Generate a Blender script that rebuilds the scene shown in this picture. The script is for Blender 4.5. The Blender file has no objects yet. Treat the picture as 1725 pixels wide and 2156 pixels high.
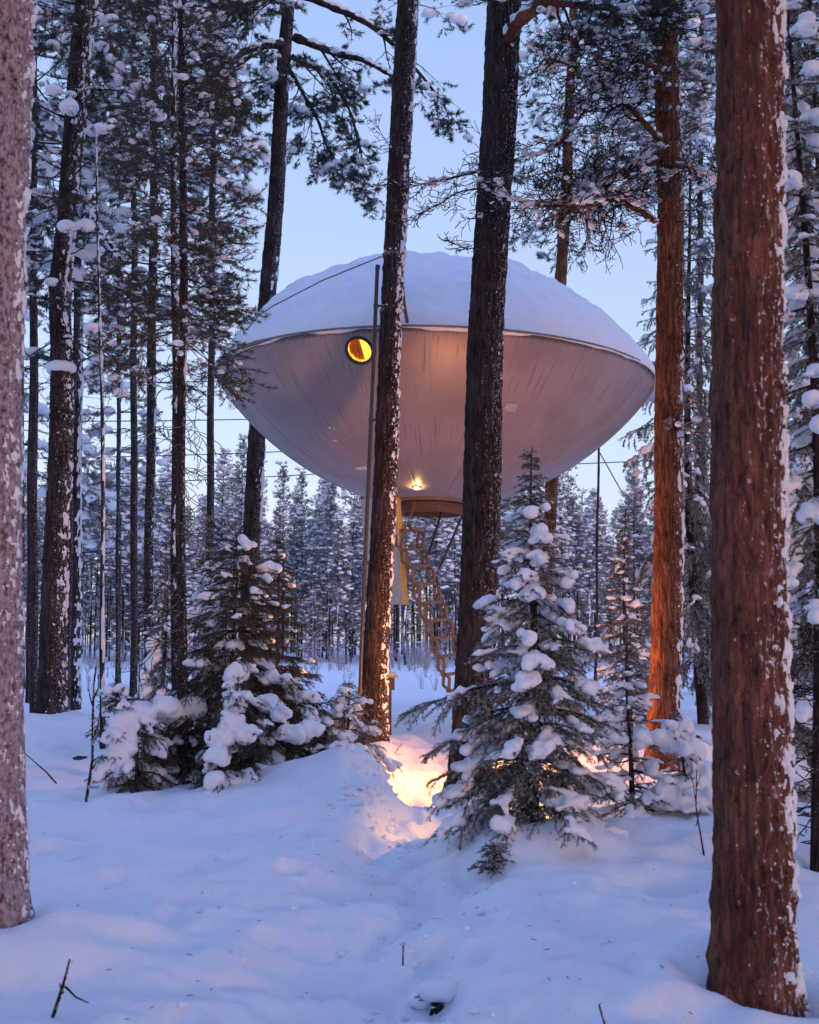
import bpy, math, random
import numpy as np
from mathutils import Vector, Matrix

# ------------------------------------------------------------------ camera, sky, sun, exposure
scene = bpy.context.scene
COL = scene.collection
R_ = math.radians
CAMZ, PITCH, FPX = 1.55, R_(6.28), 2516.0      # eye height, upward tilt, focal length in px of a 1725 px wide frame
camd = bpy.data.cameras.new('camera')
camd.sensor_fit = 'HORIZONTAL'; camd.sensor_width = 24.0; camd.lens = 24.0*FPX/1725.0
camd.clip_start = 0.05; camd.clip_end = 3000
camd.dof.use_dof = True; camd.dof.focus_distance = 16.0; camd.dof.aperture_fstop = 4.0
cam = bpy.data.objects.new('camera', camd); COL.objects.link(cam)
cam.location = (0, 0, CAMZ); cam.rotation_euler = (math.pi/2 + PITCH, 0, 0)
scene.camera = cam

SUN_EL, SUN_AZ = R_(5.0), R_(150.0)            # azimuth clockwise from +Y: behind the camera, to the right
world = bpy.data.worlds.new('World'); scene.world = world; world.use_nodes = True
wn = world.node_tree; wn.nodes.clear()
sky = wn.nodes.new('ShaderNodeTexSky'); sky.sky_type = 'NISHITA'; sky.sun_disc = False
sky.sun_elevation = SUN_EL; sky.sun_rotation = SUN_AZ; sky.ozone_density = 2.0; sky.dust_density = 1.0
tint = wn.nodes.new('ShaderNodeMix'); tint.data_type = 'RGBA'; tint.blend_type = 'MULTIPLY'
tint.inputs[0].default_value = 1.0; tint.inputs[7].default_value = (0.80, 0.62, 0.70, 1)
bgn = wn.nodes.new('ShaderNodeBackground'); bgn.inputs[1].default_value = 0.15
wout = wn.nodes.new('ShaderNodeOutputWorld')
wn.links.new(sky.outputs[0], tint.inputs[6]); veil = wn.nodes.new('ShaderNodeMix'); veil.data_type = 'RGBA'; veil.inputs[0].default_value = 0.74      # thin even cloud veil of the blue hour
wtc = wn.nodes.new('ShaderNodeTexCoord'); wsp = wn.nodes.new('ShaderNodeSeparateXYZ'); wn.links.new(wtc.outputs['Generated'], wsp.inputs[0])
wrp = wn.nodes.new('ShaderNodeValToRGB'); wn.links.new(wsp.outputs[2], wrp.inputs[0])                  # paler at the horizon, deeper blue overhead
wrp.color_ramp.elements.new(.5); wrp.color_ramp.elements.new(.7)
for e_, p_, c_ in zip(wrp.color_ramp.elements, (0.0, .5, .7, 1.0), ((.74, .84, 1.07, 1), (.46, .65, 1.10, 1), (.58, .78, 1.6, 1), (.74, 1.00, 2.15, 1))): e_.position = p_; e_.color = c_
wn.links.new(wrp.outputs[0], veil.inputs[7]); wn.links.new(tint.outputs[2], veil.inputs[6]); wn.links.new(veil.outputs[2], bgn.inputs[0]); wn.links.new(bgn.outputs[0], wout.inputs[0])

sund = bpy.data.lights.new('sun', 'SUN'); sund.energy = 0.09; sund.angle = R_(14); sund.color = (1.0, 0.55, 0.55)
sun = bpy.data.objects.new('sun', sund); COL.objects.link(sun)
sdir = Vector((math.sin(SUN_AZ)*math.cos(SUN_EL), math.cos(SUN_AZ)*math.cos(SUN_EL), math.sin(SUN_EL)))
sun.rotation_euler = sdir.to_track_quat('Z', 'Y').to_euler()

scene.view_settings.view_transform = 'Standard'; scene.view_settings.look = 'None'
scene.view_settings.exposure = 2.5; scene.view_settings.gamma = 1.0; scene.view_settings.use_curve_mapping = False
scene.render.engine = 'CYCLES'
scene.cycles.use_denoising = True; scene.cycles.max_bounces = 6; scene.cycles.diffuse_bounces = 3
scene.cycles.sample_clamp_indirect = 4.0

# ------------------------------------------------------------------ helpers
cP, sP = math.cos(PITCH), math.sin(PITCH)
def P(px, py, d):
    """the world point at distance y = d seen at photo pixel (px, py)"""
    cx = (px-862.5)/FPX; cy = (1078.0-py)/FPX
    t = d/(cP - sP*cy)
    return Vector((cx*t, d, CAMZ + t*(sP + cP*cy)))

def ihash(ix, iy, iz, seed):
    h = (ix.astype(np.int64)*374761393 + iy.astype(np.int64)*668265263 + iz.astype(np.int64)*1274126177 + seed*974711) & 0xFFFFFFFF
    h = ((h ^ (h >> 13))*1274126177) & 0xFFFFFFFF
    h = h ^ (h >> 16)
    return (h & 0xFFFFFF)/float(0xFFFFFF)
def vnoise(x, y, z, seed=0):
    x, y, z = np.broadcast_arrays(np.asarray(x, float), np.asarray(y, float), np.asarray(z, float))
    fx, fy, fz = np.floor(x), np.floor(y), np.floor(z)
    ux, uy, uz = x-fx, y-fy, z-fz
    ux = ux*ux*ux*(ux*(ux*6-15)+10); uy = uy*uy*uy*(uy*(uy*6-15)+10); uz = uz*uz*uz*(uz*(uz*6-15)+10)
    r = 0
    for dx in (0, 1):
        for dy in (0, 1):
            for dz in (0, 1):
                w = (ux if dx else 1-ux)*(uy if dy else 1-uy)*(uz if dz else 1-uz)
                r = r + w*ihash(fx+dx, fy+dy, fz+dz, seed)
    return r*2-1
def fbm(x, y, z, octv=4, seed=0, gain=.5, lac=2.03):
    a, r = 1.0, 0
    for i in range(octv):
        r = r + a*vnoise(x, y, z, seed+i*17); a *= gain
        x, y, z = np.asarray(x)*lac+3.1, np.asarray(y)*lac+1.7, np.asarray(z)*lac+5.3
    return r

class MB:
    """collects triangles and quads for one mesh"""
    def __init__(self): self.v = []; self.f = []; self.n = 0
    def add(self, verts, faces, mat=0):
        verts = np.asarray(verts, np.float32).reshape(-1, 3); faces = np.asarray(faces, np.int32)
        if len(faces) == 0: return
        self.v.append(verts); self.f.append((faces+self.n, mat)); self.n += len(verts)
    def mesh(self, name, mats, smooth=True):
        me = bpy.data.meshes.new(name)
        if self.n:
            V = np.concatenate(self.v)
            loops = np.concatenate([f.ravel() for f, m in self.f])
            tot = np.concatenate([np.full(len(f), f.shape[1], np.int32) for f, m in self.f])
            mi = np.concatenate([np.full(len(f), m, np.int32) for f, m in self.f])
            st = np.concatenate([[0], np.cumsum(tot)[:-1]]).astype(np.int32)
            me.vertices.add(len(V)); me.vertices.foreach_set('co', V.ravel())
            me.loops.add(len(loops)); me.loops.foreach_set('vertex_index', loops.astype(np.int32))
            me.polygons.add(len(tot)); me.polygons.foreach_set('loop_start', st)
            me.polygons.foreach_set('material_index', mi)
            me.polygons.foreach_set('use_smooth', np.full(len(tot), bool(smooth)))
            me.update(calc_edges=True); me.validate()
        for m in mats: me.materials.append(m)
        return me
    def build(self, name, mats, parent=None, smooth=True):
        if not isinstance(mats, (list, tuple)): mats = [mats]
        return link(name, self.mesh(name, mats, smooth), parent)

def link(name, me, parent=None):
    o = bpy.data.objects.new(name, me); COL.objects.link(o)
    if parent is not None: o.parent = parent
    return o
def tag(o, label=None, cat=None, group=None, kind=None):
    if label: o['label'] = label
    if cat: o['category'] = cat
    if group: o['group'] = group
    if kind: o['kind'] = kind
    return o
def empty(name, loc, label, cat, group=None):
    o = bpy.data.objects.new(name, None); COL.objects.link(o); o.location = loc; o.empty_display_size = .2
    return tag(o, label, cat, group)
def kids(o): return [c for c in bpy.data.objects if c.parent == o]
def to_local(o, parent):
    """parent an object built in world coordinates"""
    o.parent = parent; o.matrix_parent_inverse = parent.matrix_basis.inverted()
    return o

def box(mb, c, s, M=None, mat=0):
    sx, sy, sz = s[0]/2, s[1]/2, s[2]/2
    V = np.array([[x, y, z] for x in (-sx, sx) for y in (-sy, sy) for z in (-sz, sz)])
    if M is not None: V = V @ np.array(M.to_3x3()).T
    mb.add(V+np.array(c), [[0, 1, 3, 2], [4, 6, 7, 5], [0, 4, 5, 1], [2, 3, 7, 6], [0, 2, 6, 4], [1, 5, 7, 3]], mat)
def bar(mb, a, b, w, h, up=(0, 0, 1), mat=0):
    """a rectangular bar from a to b"""
    a, b = np.array(a, float), np.array(b, float); d = b-a; L = np.linalg.norm(d); d /= L
    u = np.array(up, float); s = np.cross(d, u)
    if np.linalg.norm(s) < 1e-5: s = np.cross(d, np.array([1., 0, 0]))
    s /= np.linalg.norm(s); u = np.cross(s, d)
    V = [p + s*w/2*i + u*h/2*j for p in (a, b) for i, j in ((-1, -1), (1, -1), (1, 1), (-1, 1))]
    mb.add(V, [[3, 2, 1, 0], [4, 5, 6, 7], [0, 1, 5, 4], [1, 2, 6, 5], [2, 3, 7, 6], [3, 0, 4, 7]], mat)
def tube(mb, pts, rad, n=8, mat=0, cap=True):
    pts = np.asarray([tuple(p) for p in pts], float); m = len(pts)
    rad = np.broadcast_to(np.asarray(rad, float), (m,))
    T = np.gradient(pts, axis=0); T /= np.linalg.norm(T, axis=1)[:, None]+1e-9
    ref = np.array([0, 0, 1.]) if abs(T[0, 2]) < .8 else np.array([1., 0, 0])
    s = np.cross(T, ref); s /= np.linalg.norm(s, axis=1)[:, None]+1e-9; u = np.cross(s, T)
    a = np.arange(n)*2*math.pi/n
    V = pts[:, None]+rad[:, None, None]*(np.cos(a)[None, :, None]*s[:, None]+np.sin(a)[None, :, None]*u[:, None])
    i = np.arange(m-1)[:, None]*n; j = np.arange(n)[None]; k = (j+1) % n
    F = np.stack([i+j, i+k, i+n+k, i+n+j], -1).reshape(-1, 4)
    mb.add(V.reshape(-1, 3), F, mat)
    if cap:
        for q in (0, m-1):
            ring = V[q]; c = pts[q]
            idx = np.arange(n); nx = (idx+1) % n
            tri = np.stack([idx, nx, np.full(n, n)], -1)
            if q == 0: tri = tri[:, ::-1]
            mb.add(np.vstack([ring, c]), tri, mat)
def lathe(mb, prof, n=64, mat=0, a0=0, a1=2*math.pi):
    prof = np.asarray(prof, float); full = abs(a1-a0-2*math.pi) < 1e-6
    a = np.linspace(a0, a1, n+1)[:(n if full else n+1)]
    V = np.stack([prof[:, 0][:, None]*np.cos(a), prof[:, 0][:, None]*np.sin(a), np.repeat(prof[:, 1][:, None], len(a), 1)], -1)
    m, c = len(prof), len(a)
    i = np.arange(m-1)[:, None]*c; j = np.arange(c if full else c-1)[None]; k = (j+1) % c
    mb.add(V.reshape(-1, 3), np.stack([i+j, i+k, i+c+k, i+c+j], -1).reshape(-1, 4), mat)

_t = (1+5**.5)/2
ICO_V = np.array([(-1,_t,0),(1,_t,0),(-1,-_t,0),(1,-_t,0),(0,-1,_t),(0,1,_t),(0,-1,-_t),(0,1,-_t),(_t,0,-1),(_t,0,1),(-_t,0,-1),(-_t,0,1)], float)
ICO_V /= np.linalg.norm(ICO_V[0])
ICO_F = np.array([(0,11,5),(0,5,1),(0,1,7),(0,7,10),(0,10,11),(1,5,9),(5,11,4),(11,10,2),(10,7,6),(7,1,8),(3,9,4),(3,4,2),(3,2,6),(3,6,8),(3,8,9),(4,9,5),(2,4,11),(6,2,10),(8,6,7),(9,8,1)])
def subdiv(V, F):
    V = list(map(tuple, V)); c = {}; out = []
    def mid(a, b):
        k = (min(a, b), max(a, b))
        if k not in c:
            p = (np.array(V[a])+np.array(V[b])); p /= np.linalg.norm(p); V.append(tuple(p)); c[k] = len(V)-1
        return c[k]
    for a, b, d in F:
        x, y, z = mid(a, b), mid(b, d), mid(d, a); out += [(a, x, z), (b, y, x), (d, z, y), (x, y, z)]
    return np.array(V), np.array(out)
ICO1 = subdiv(ICO_V, ICO_F); ICO2 = subdiv(*ICO1)
def blobs_mesh(mb, B, ico=ICO1, mat=0):
    """B rows: x y z rx ry rz yaw"""
    B = np.asarray(B, float)
    if len(B) == 0: return
    V, F = ico; q = V[None]*B[:, None, 3:6]
    c, s = np.cos(B[:, 6])[:, None], np.sin(B[:, 6])[:, None]
    W = np.stack([q[..., 0]*c-q[..., 1]*s, q[..., 0]*s+q[..., 1]*c, q[..., 2]], -1)+B[:, None, :3]
    FF = F[None]+(np.arange(len(B))*len(V))[:, None, None]
    mb.add(W.reshape(-1, 3), FF.reshape(-1, 3), mat)

def remesh(me, voxel, smooth=2):
    """fuse overlapping closed lumps into one soft surface"""
    o = bpy.data.objects.new('tmp', me); COL.objects.link(o)
    m = o.modifiers.new('r', 'REMESH'); m.mode = 'VOXEL'; m.voxel_size = voxel; m.use_smooth_shade = True
    if smooth:
        s = o.modifiers.new('s', 'SMOOTH'); s.factor = .5; s.iterations = smooth
    dg = bpy.context.evaluated_depsgraph_get(); dg.update()
    ev = o.evaluated_get(dg); r = bpy.data.meshes.new_from_object(ev)
    bpy.data.objects.remove(o); bpy.data.meshes.remove(me)
    return r
def noise_push(me, amp, freq, seed):
    n = len(me.vertices)
    if n == 0: return
    co = np.empty(n*3, np.float32); me.vertices.foreach_get('co', co); co = co.reshape(-1, 3)
    no = np.empty(n*3, np.float32); me.vertex_normals.foreach_get('vector', no); no = no.reshape(-1, 3)
    d = fbm(co[:, 0]*freq*.6, co[:, 1]*freq*.6, co[:, 2]*freq*.6, 2, seed)*amp*1.3+fbm(co[:, 0]*freq*2.2, co[:, 1]*freq*2.2, co[:, 2]*freq*2.2, 2, seed+3)*amp*.45
    me.vertices.foreach_set('co', (co+no*d[:, None]).ravel().astype(np.float32)); me.update()
def snow_from_blobs(B, name, parent, voxel=.025, push=.012, seed=0, smooth=2):
    mb = MB(); blobs_mesh(mb, B, ICO1)
    me = remesh(mb.mesh(name, []), voxel, smooth); me.name = name
    noise_push(me, push, 9.0, seed)
    if not me.materials: me.materials.append(M['snow'])
    else: me.materials[0] = M['snow']
    me.polygons.foreach_set('use_smooth', np.ones(len(me.polygons), bool))
    return link(name, me, parent)

# ------------------------------------------------------------------ materials
def newmat(name):
    m = bpy.data.materials.new(name); m.use_nodes = True
    nt = m.node_tree; b = nt.nodes['Principled BSDF']
    return m, nt, b
def nd(nt, typ, **kw):
    n = nt.nodes.new('ShaderNode'+typ)
    for k, v in kw.items():
        if k.startswith('i_'):
            k = k[2:]; n.inputs[int(k) if k.isdigit() else k.replace('_', ' ')].default_value = v
        else: setattr(n, k, v)
    return n
def ramp(nt, src, stops):
    r = nt.nodes.new('ShaderNodeValToRGB'); e = r.color_ramp.elements
    while len(e) < len(stops): e.new(.5)
    for el, (p, c) in zip(e, stops):
        el.position = p; el.color = (c, c, c, 1) if isinstance(c, (int, float)) else (*c, 1)
    nt.links.new(src, r.inputs[0]); return r
def coords(nt, scale=(1, 1, 1), kind='Object'):
    tc = nd(nt, 'TexCoord'); mp = nd(nt, 'Mapping'); mp.inputs['Scale'].default_value = scale
    nt.links.new(tc.outputs[kind], mp.inputs[0]); return mp.outputs[0]
def mixc(nt, fac, a, b, blend='MIX'):
    m = nd(nt, 'Mix', data_type='RGBA', blend_type=blend)
    for sock, v in ((0, fac), (6, a), (7, b)):
        if hasattr(v, 'is_output'): nt.links.new(v, m.inputs[sock])
        elif sock == 0: m.inputs[0].default_value = v
        else: m.inputs[sock].default_value = (*v, 1)
    return m.outputs[2]
def bump(nt, b, h, strength, dist):
    bp = nd(nt, 'Bump'); bp.inputs['Strength'].default_value = strength; bp.inputs['Distance'].default_value = dist
    nt.links.new(h, bp.inputs['Height']); nt.links.new(bp.outputs[0], b.inputs['Normal']); return bp

M = {}
def mat_snow(name, fine=60., bstr=.35, col=(.80, .86, .94)):
    m, nt, b = newmat(name)
    c = coords(nt); n1 = nd(nt, 'TexNoise', i_Scale=fine, i_Detail=4.0); n2 = nd(nt, 'TexNoise', i_Scale=7.0, i_Detail=3.0)
    nt.links.new(c, n1.inputs['Vector']); nt.links.new(c, n2.inputs['Vector'])
    ad = nd(nt, 'Math', operation='MULTIPLY_ADD'); nt.links.new(n2.outputs[0], ad.inputs[0]); ad.inputs[1].default_value = 3.0; nt.links.new(n1.outputs[0], ad.inputs[2])
    bump(nt, b, ad.outputs[0], bstr, .006)
    r = ramp(nt, n2.outputs[0], [(.3, tuple(x*.96 for x in col)), (.7, col)]); nt.links.new(r.outputs[0], b.inputs['Base Color'])
    b.inputs['Roughness'].default_value = .7; b.inputs['Specular IOR Level'].default_value = .25
    M[name] = m
mat_snow('snow'); mat_snow('ground_snow', 70., .85)
def mat_bark(name, dark, mid, light, zs=.25, sc=20., fur=.45, frost=(.62, .05), fcol=(.62, .64, .70)):
    """flaky bark: stretched mottling, thin wandering furrows, larger patches"""
    m, nt, b = newmat(name)
    c = coords(nt, (1, 1, zs)); c2 = coords(nt, (1, 1, .09)); c3 = coords(nt)
    n = nd(nt, 'TexNoise', i_Scale=sc, i_Detail=9.0, i_Roughness=.72); f = nd(nt, 'TexNoise', i_Scale=sc*1.1, i_Detail=5.0, i_Roughness=.6); n3 = nd(nt, 'TexNoise', i_Scale=2.6, i_Detail=4.0)
    g = nd(nt, 'TexNoise', i_Scale=sc*6, i_Detail=4.0)
    for s, t in ((c, n), (c2, f), (c3, n3), (c, g)): nt.links.new(s, t.inputs['Vector'])
    r1 = ramp(nt, n.outputs[0], [(.34, dark), (.48, mid), (.60, mid), (.74, light)])
    r2 = ramp(nt, f.outputs[0], [(.40, 1.), (.475, fur), (.50, fur), (.56, 1.)])
    col = mixc(nt, 1.0, r1.outputs[0], r2.outputs[0], 'MULTIPLY')
    r3 = ramp(nt, n3.outputs[0], [(.35, .62), (.65, 1.15)]); col = mixc(nt, 1.0, col, r3.outputs[0], 'MULTIPLY')
    r4 = ramp(nt, g.outputs[0], [(.3, .75), (.7, 1.15)]); col = mixc(nt, 1.0, col, r4.outputs[0], 'MULTIPLY')
    # wind-blown frost powdered on the side facing the wind
    ge = nd(nt, 'NewGeometry'); dt = nd(nt, 'VectorMath', operation='DOT_PRODUCT'); dt.inputs[1].default_value = (.92, -.38, .1); nt.links.new(ge.outputs['Normal'], dt.inputs[0])
    pn = nd(nt, 'TexNoise', i_Scale=44., i_Detail=5.0, i_Roughness=.7); nt.links.new(coords(nt, (1, 1, .7)), pn.inputs['Vector'])
    pm = nd(nt, 'Math', operation='MULTIPLY_ADD'); nt.links.new(dt.outputs['Value'], pm.inputs[0]); pm.inputs[1].default_value = .14; nt.links.new(pn.outputs[0], pm.inputs[2])
    pr_ = ramp(nt, pm.outputs[0], [(frost[0], 0.), (frost[0]+frost[1], .85)])
    col = mixc(nt, pr_.outputs[0], col, fcol)
    nt.links.new(col, b.inputs['Base Color']); b.inputs['Roughness'].default_value = .92; b.inputs['Specular IOR Level'].default_value = .12
    ad = nd(nt, 'Math', operation='MULTIPLY_ADD'); nt.links.new(n.outputs[0], ad.inputs[0]); ad.inputs[1].default_value = 1.2; nt.links.new(r2.outputs[0], ad.inputs[2])
    bump(nt, b, ad.outputs[0], .9, .012)
    M[name] = m
mat_bark('bark_red', (.06, .027, .020), (.20, .086, .060), (.34, .165, .125), zs=.5, sc=26., fur=.62, frost=(.665, .06))
mat_bark('bark_plum', (.035, .017, .018), (.12, .055, .052), (.22, .12, .115), zs=.45, sc=26., fur=.75, frost=(.47, .24), fcol=(.52, .44, .49))
mat_bark('bark_grey', (.022, .015, .017), (.075, .052, .054), (.15, .105, .105), frost=(.67, .10))
mat_bark('bark_orange', (.095, .038, .022), (.29, .115, .060), (.44, .20, .115), zs=.3, sc=24., frost=(.70, .05))
mat_bark('bark_twig', (.022, .015, .014), (.055, .036, .032), (.10, .07, .062), zs=.5, sc=60.)
def mat_needle(name, a, b_, frost, lo, hi):
    m, nt, b = newmat(name)
    c = coords(nt); n = nd(nt, 'TexNoise', i_Scale=5.0, i_Detail=3.0); n2 = nd(nt, 'TexNoise', i_Scale=38.0, i_Detail=2.0)
    nt.links.new(c, n.inputs['Vector']); nt.links.new(c, n2.inputs['Vector'])
    r = ramp(nt, n.outputs[0], [(.3, a), (.7, b_)])
    f = ramp(nt, n2.outputs[0], [(lo, 0.), (hi, 1.)])
    col = mixc(nt, f.outputs[0], r.outputs[0], frost); nt.links.new(col, b.inputs['Base Color'])
    b.inputs['Roughness'].default_value = .65; b.inputs['Specular IOR Level'].default_value = .3
    M[name] = m
mat_needle('needle_spruce', (.040, .044, .032), (.085, .078, .054), (.54, .56, .60), .44, .66)
mat_needle('needle_green', (.018, .036, .018), (.040, .058, .026), (.4, .42, .45), .66, .8)
mat_needle('needle_pine', (.024, .036, .030), (.054, .060, .044), (.40, .43, .48), .58, .80)
mat_needle('needle_brown', (.040, .038, .026), (.085, .068, .045), (.42, .43, .46), .60, .78)
mat_needle('needle_frost', (.035, .045, .042), (.07, .08, .075), (.62, .65, .70), .46, .66)
mat_needle('needle_dead', (.06, .042, .032), (.11, .078, .06), (.5, .5, .53), .5, .7)
def mat_plain(name, col, rough=.5, metal=0., noise=.0, sc=20., bstr=0., emit=None, estr=0):
    m, nt, b = newmat(name)
    c = coords(nt); n = nd(nt, 'TexNoise', i_Scale=sc, i_Detail=5.0); nt.links.new(c, n.inputs['Vector'])
    r = ramp(nt, n.outputs[0], [(.3, tuple(x*(1-noise) for x in col)), (.7, tuple(min(1, x*(1+noise)) for x in col))])
    nt.links.new(r.outputs[0], b.inputs['Base Color']); b.inputs['Roughness'].default_value = rough; b.inputs['Metallic'].default_value = metal
    if bstr: bump(nt, b, n.outputs[0], bstr, .004)
    if emit: b.inputs['Emission Color'].default_value = (*emit, 1); b.inputs['Emission Strength'].default_value = estr
    M[name] = m
mat_plain('pole_metal', (.075, .07, .075), .5, .6, .2)
mat_plain('ladder_metal', (.20, .115, .065), .5, .1, .2, 30)
mat_plain('dark_rod', (.05, .05, .05), .5, .5, .2)
mat_plain('cable', (.05, .05, .055), .6)
mat_plain('door_panel', (.40, .39, .40), .5, .2, .12, 8)
mat_plain('pale_wood', (.72, .46, .12), .7, 0, .25, 40, .2)
mat_plain('red_wood', (.15, .080, .062), .7, 0, .25, 30, .2)
mat_plain('rim_metal', (.20, .165, .165), .5, .4, .3, 14)
mat_plain('dark_paint', (.035, .03, .03), .5, .1, .2)
mat_plain('vent_paint', (.46, .45, .48), .5, 0, .1)
mat_plain('stain', (.62, .60, .62), .6, 0, .1)
mat_plain('rock', (.05, .045, .045), .9, 0, .4, 12, .5)
mat_plain('lamp_glow', (1, .7, .35), .4, emit=(1.0, .62, .22), estr=4)
mat_plain('bulb_glow', (1, .6, .2), .4, emit=(1.0, .42, .06), estr=6)
mat_plain('curtain', (.62, .20, .03), .7, 0, .2, 25)
mat_plain('room_lining', (.75, .42, .10), .6, 0, .1, 12)
mat_plain('warm_pane', (1, .6, .2), .4, emit=(1.0, .60, .07), estr=.28)
def mat_hull():
    m, nt, b = newmat('hull')
    tc = nd(nt, 'TexCoord'); sep = nd(nt, 'SeparateXYZ'); nt.links.new(tc.outputs['Object'], sep.inputs[0])
    at = nd(nt, 'Math', operation='ARCTAN2'); nt.links.new(sep.outputs[1], at.inputs[0]); nt.links.new(sep.outputs[0], at.inputs[1])
    cmb = nd(nt, 'CombineXYZ'); ms = nd(nt, 'Math', operation='MULTIPLY'); ms.inputs[1].default_value = 55.; nt.links.new(at.outputs[0], ms.inputs[0])
    mz = nd(nt, 'Math', operation='MULTIPLY'); mz.inputs[1].default_value = .55; nt.links.new(sep.outputs[2], mz.inputs[0])
    nt.links.new(ms.outputs[0], cmb.inputs[0]); nt.links.new(mz.outputs[0], cmb.inputs[1])
    st = nd(nt, 'TexNoise', i_Scale=1.9, i_Detail=5.0, i_Roughness=.6); nt.links.new(cmb.outputs[0], st.inputs['Vector'])
    cl = nd(nt, 'TexNoise', i_Scale=1.3, i_Detail=5.0); nt.links.new(tc.outputs['Object'], cl.inputs['Vector'])
    fn = nd(nt, 'TexNoise', i_Scale=42., i_Detail=3.0); nt.links.new(tc.outputs['Object'], fn.inputs['Vector'])
    base = ramp(nt, cl.outputs[0], [(.3, (.25, .190, .185)), (.7, (.33, .260, .255))])
    sr = ramp(nt, st.outputs[0], [(.37, .45), (.42, 1.0)])
    # dirt streaks fade in and out over the hull
    sm = ramp(nt, cl.outputs[0], [(.40, .2), (.62, 1.)])
    col = mixc(nt, sm.outputs[0], base.outputs[0], mixc(nt, 1.0, base.outputs[0], sr.outputs[0], 'MULTIPLY'))
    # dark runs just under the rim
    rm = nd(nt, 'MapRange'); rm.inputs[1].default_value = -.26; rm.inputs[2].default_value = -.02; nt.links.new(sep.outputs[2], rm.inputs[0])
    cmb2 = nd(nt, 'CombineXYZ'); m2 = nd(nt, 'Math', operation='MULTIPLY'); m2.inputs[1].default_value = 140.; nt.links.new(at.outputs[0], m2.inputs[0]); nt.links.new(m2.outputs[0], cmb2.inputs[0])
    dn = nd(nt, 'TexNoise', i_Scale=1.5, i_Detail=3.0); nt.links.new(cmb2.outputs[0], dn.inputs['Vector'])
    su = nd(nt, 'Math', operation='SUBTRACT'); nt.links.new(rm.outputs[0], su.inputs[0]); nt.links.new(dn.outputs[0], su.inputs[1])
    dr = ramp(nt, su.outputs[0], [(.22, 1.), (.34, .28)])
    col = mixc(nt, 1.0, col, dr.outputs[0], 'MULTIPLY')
    nt.links.new(col, b.inputs['Base Color'])
    rr = ramp(nt, fn.outputs[0], [(.3, .33), (.7, .47)]); nt.links.new(rr.outputs[0], b.inputs['Roughness'])
    b.inputs['Metallic'].default_value = .08
    bump(nt, b, fn.outputs[0], .05, .004)
    M['hull'] = m
mat_hull()
# ------------------------------------------------------------------ ground
def ground_pt(px, py):
    """flat-ground distance for a pixel below the horizon"""
    d = CAMZ/((py-1355.0)/FPX); return (px-862.5)/FPX*d, d
MOUNDS = []   # x, y, sx, sy, rot, height
def mound(px, d, w, l, h, rot=0): MOUNDS.append(((px-862.5)/FPX*d, d, w, l, rot, h))
mound(680, 12.3, .55, .8, .26); mound(745, 11.9, .22, .5, .13, .2); mound(620, 12.2, .8, .5, .10)
mound(560, 11.3, .9, .7, .05); mound(420, 12.0, 1.1, .8, .06); mound(250, 12.5, .8, .7, .08)
mound(150, 18.5, 2.0, 1.8, .27); mound(-150, 18.0, 3.0, 2.5, .22); mound(290, 17.5, 1.0, 1.2, .10)
mound(1110, 8.7, .62, .55, .15); mound(1000, 8.5, .35, .35, .10); mound(975, 9.8, .26, .5, .10); mound(1250, 8.4, .5, .4, .05)
mound(1450, 9.4, .5, .5, .12); mound(1480, 11.8, .7, .6, .18); mound(1620, 9.5, 1.4, 1.0, .15)
mound(852, 18.2, .30, .45, .26); mound(820, 17.0, .35, .5, .16); mound(700, 16.5, 1.0, .8, .10); mound(1010, 15.6, .5, .5, .08)
mound(1640, 5.3, .20, .30, .09); mound(1500, 5.75, .2, .25, .06); mound(1480, 5.6, .3, .4, .05); mound(18, 6.0, .5, .5, .14); mound(1700, 7.6, .8, .8, .10)
mound(1440, 15.5, 1.0, .9, .12); mound(1550, 17, 1.5, 1.2, .22); mound(1500, 30, 6, 4, .25)
mound(300, 5.6, .8, .5, .05); mound(120, 5.0, .4, .3, .07); mound(560, 7.5, 1.0, .8, .06); mound(400, 8.6, 1.0, .5, .07)
mound(1250, 6.4, .9, .6, .05); mound(1100, 5.2, .6, .4, .05); mound(150, 8.5, .7, .9, .12)
WELLS = [(15.8, 0, 0)]
for px, d, r in ((1578, 5.3, .17), (-34, 6.0, .18), (788, 17, .2), (992, 14, .26), (1394, 14.6, .2), (382, 12.6, .1), (109, 20, .26), (1713, 7.8, .08), (1115, 8.6, .1)):
    WELLS.append(((px-862.5)/FPX*d, d, r))
PATHPX = [(835, 2.0), (830, 4.5), (842, 6.5), (838, 8.2), (862, 9.8), (885, 11.3), (905, 13.2), (905, 15.5), (885, 18), (900, 22), (930, 28)]
PATH = np.array([((p-862.5)/FPX*d, d) for p, d in PATHPX])
_rs = np.random.RandomState(5)
PITS = []
for i in range(80):                     # old soft prints and dents in the snow
    y = _rs.uniform(4.6, 13); x = _rs.uniform(-.34, .34)*y; s = _rs.uniform(.05, .13)
    PITS.append((x, y, s, s*_rs.uniform(1, 2.2), _rs.uniform(0, 3.14), -_rs.uniform(.02, .065)))
for i in range(38):                     # prints along the path
    y = 4.9+i*.40; x = np.interp(y, PATH[:, 1], PATH[:, 0])+(.12 if i % 2 else -.12)
    PITS.append((x+_rs.normal(0, .05), y, .08, .14, _rs.uniform(-.4, .4), -_rs.uniform(.04, .08)))
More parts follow.
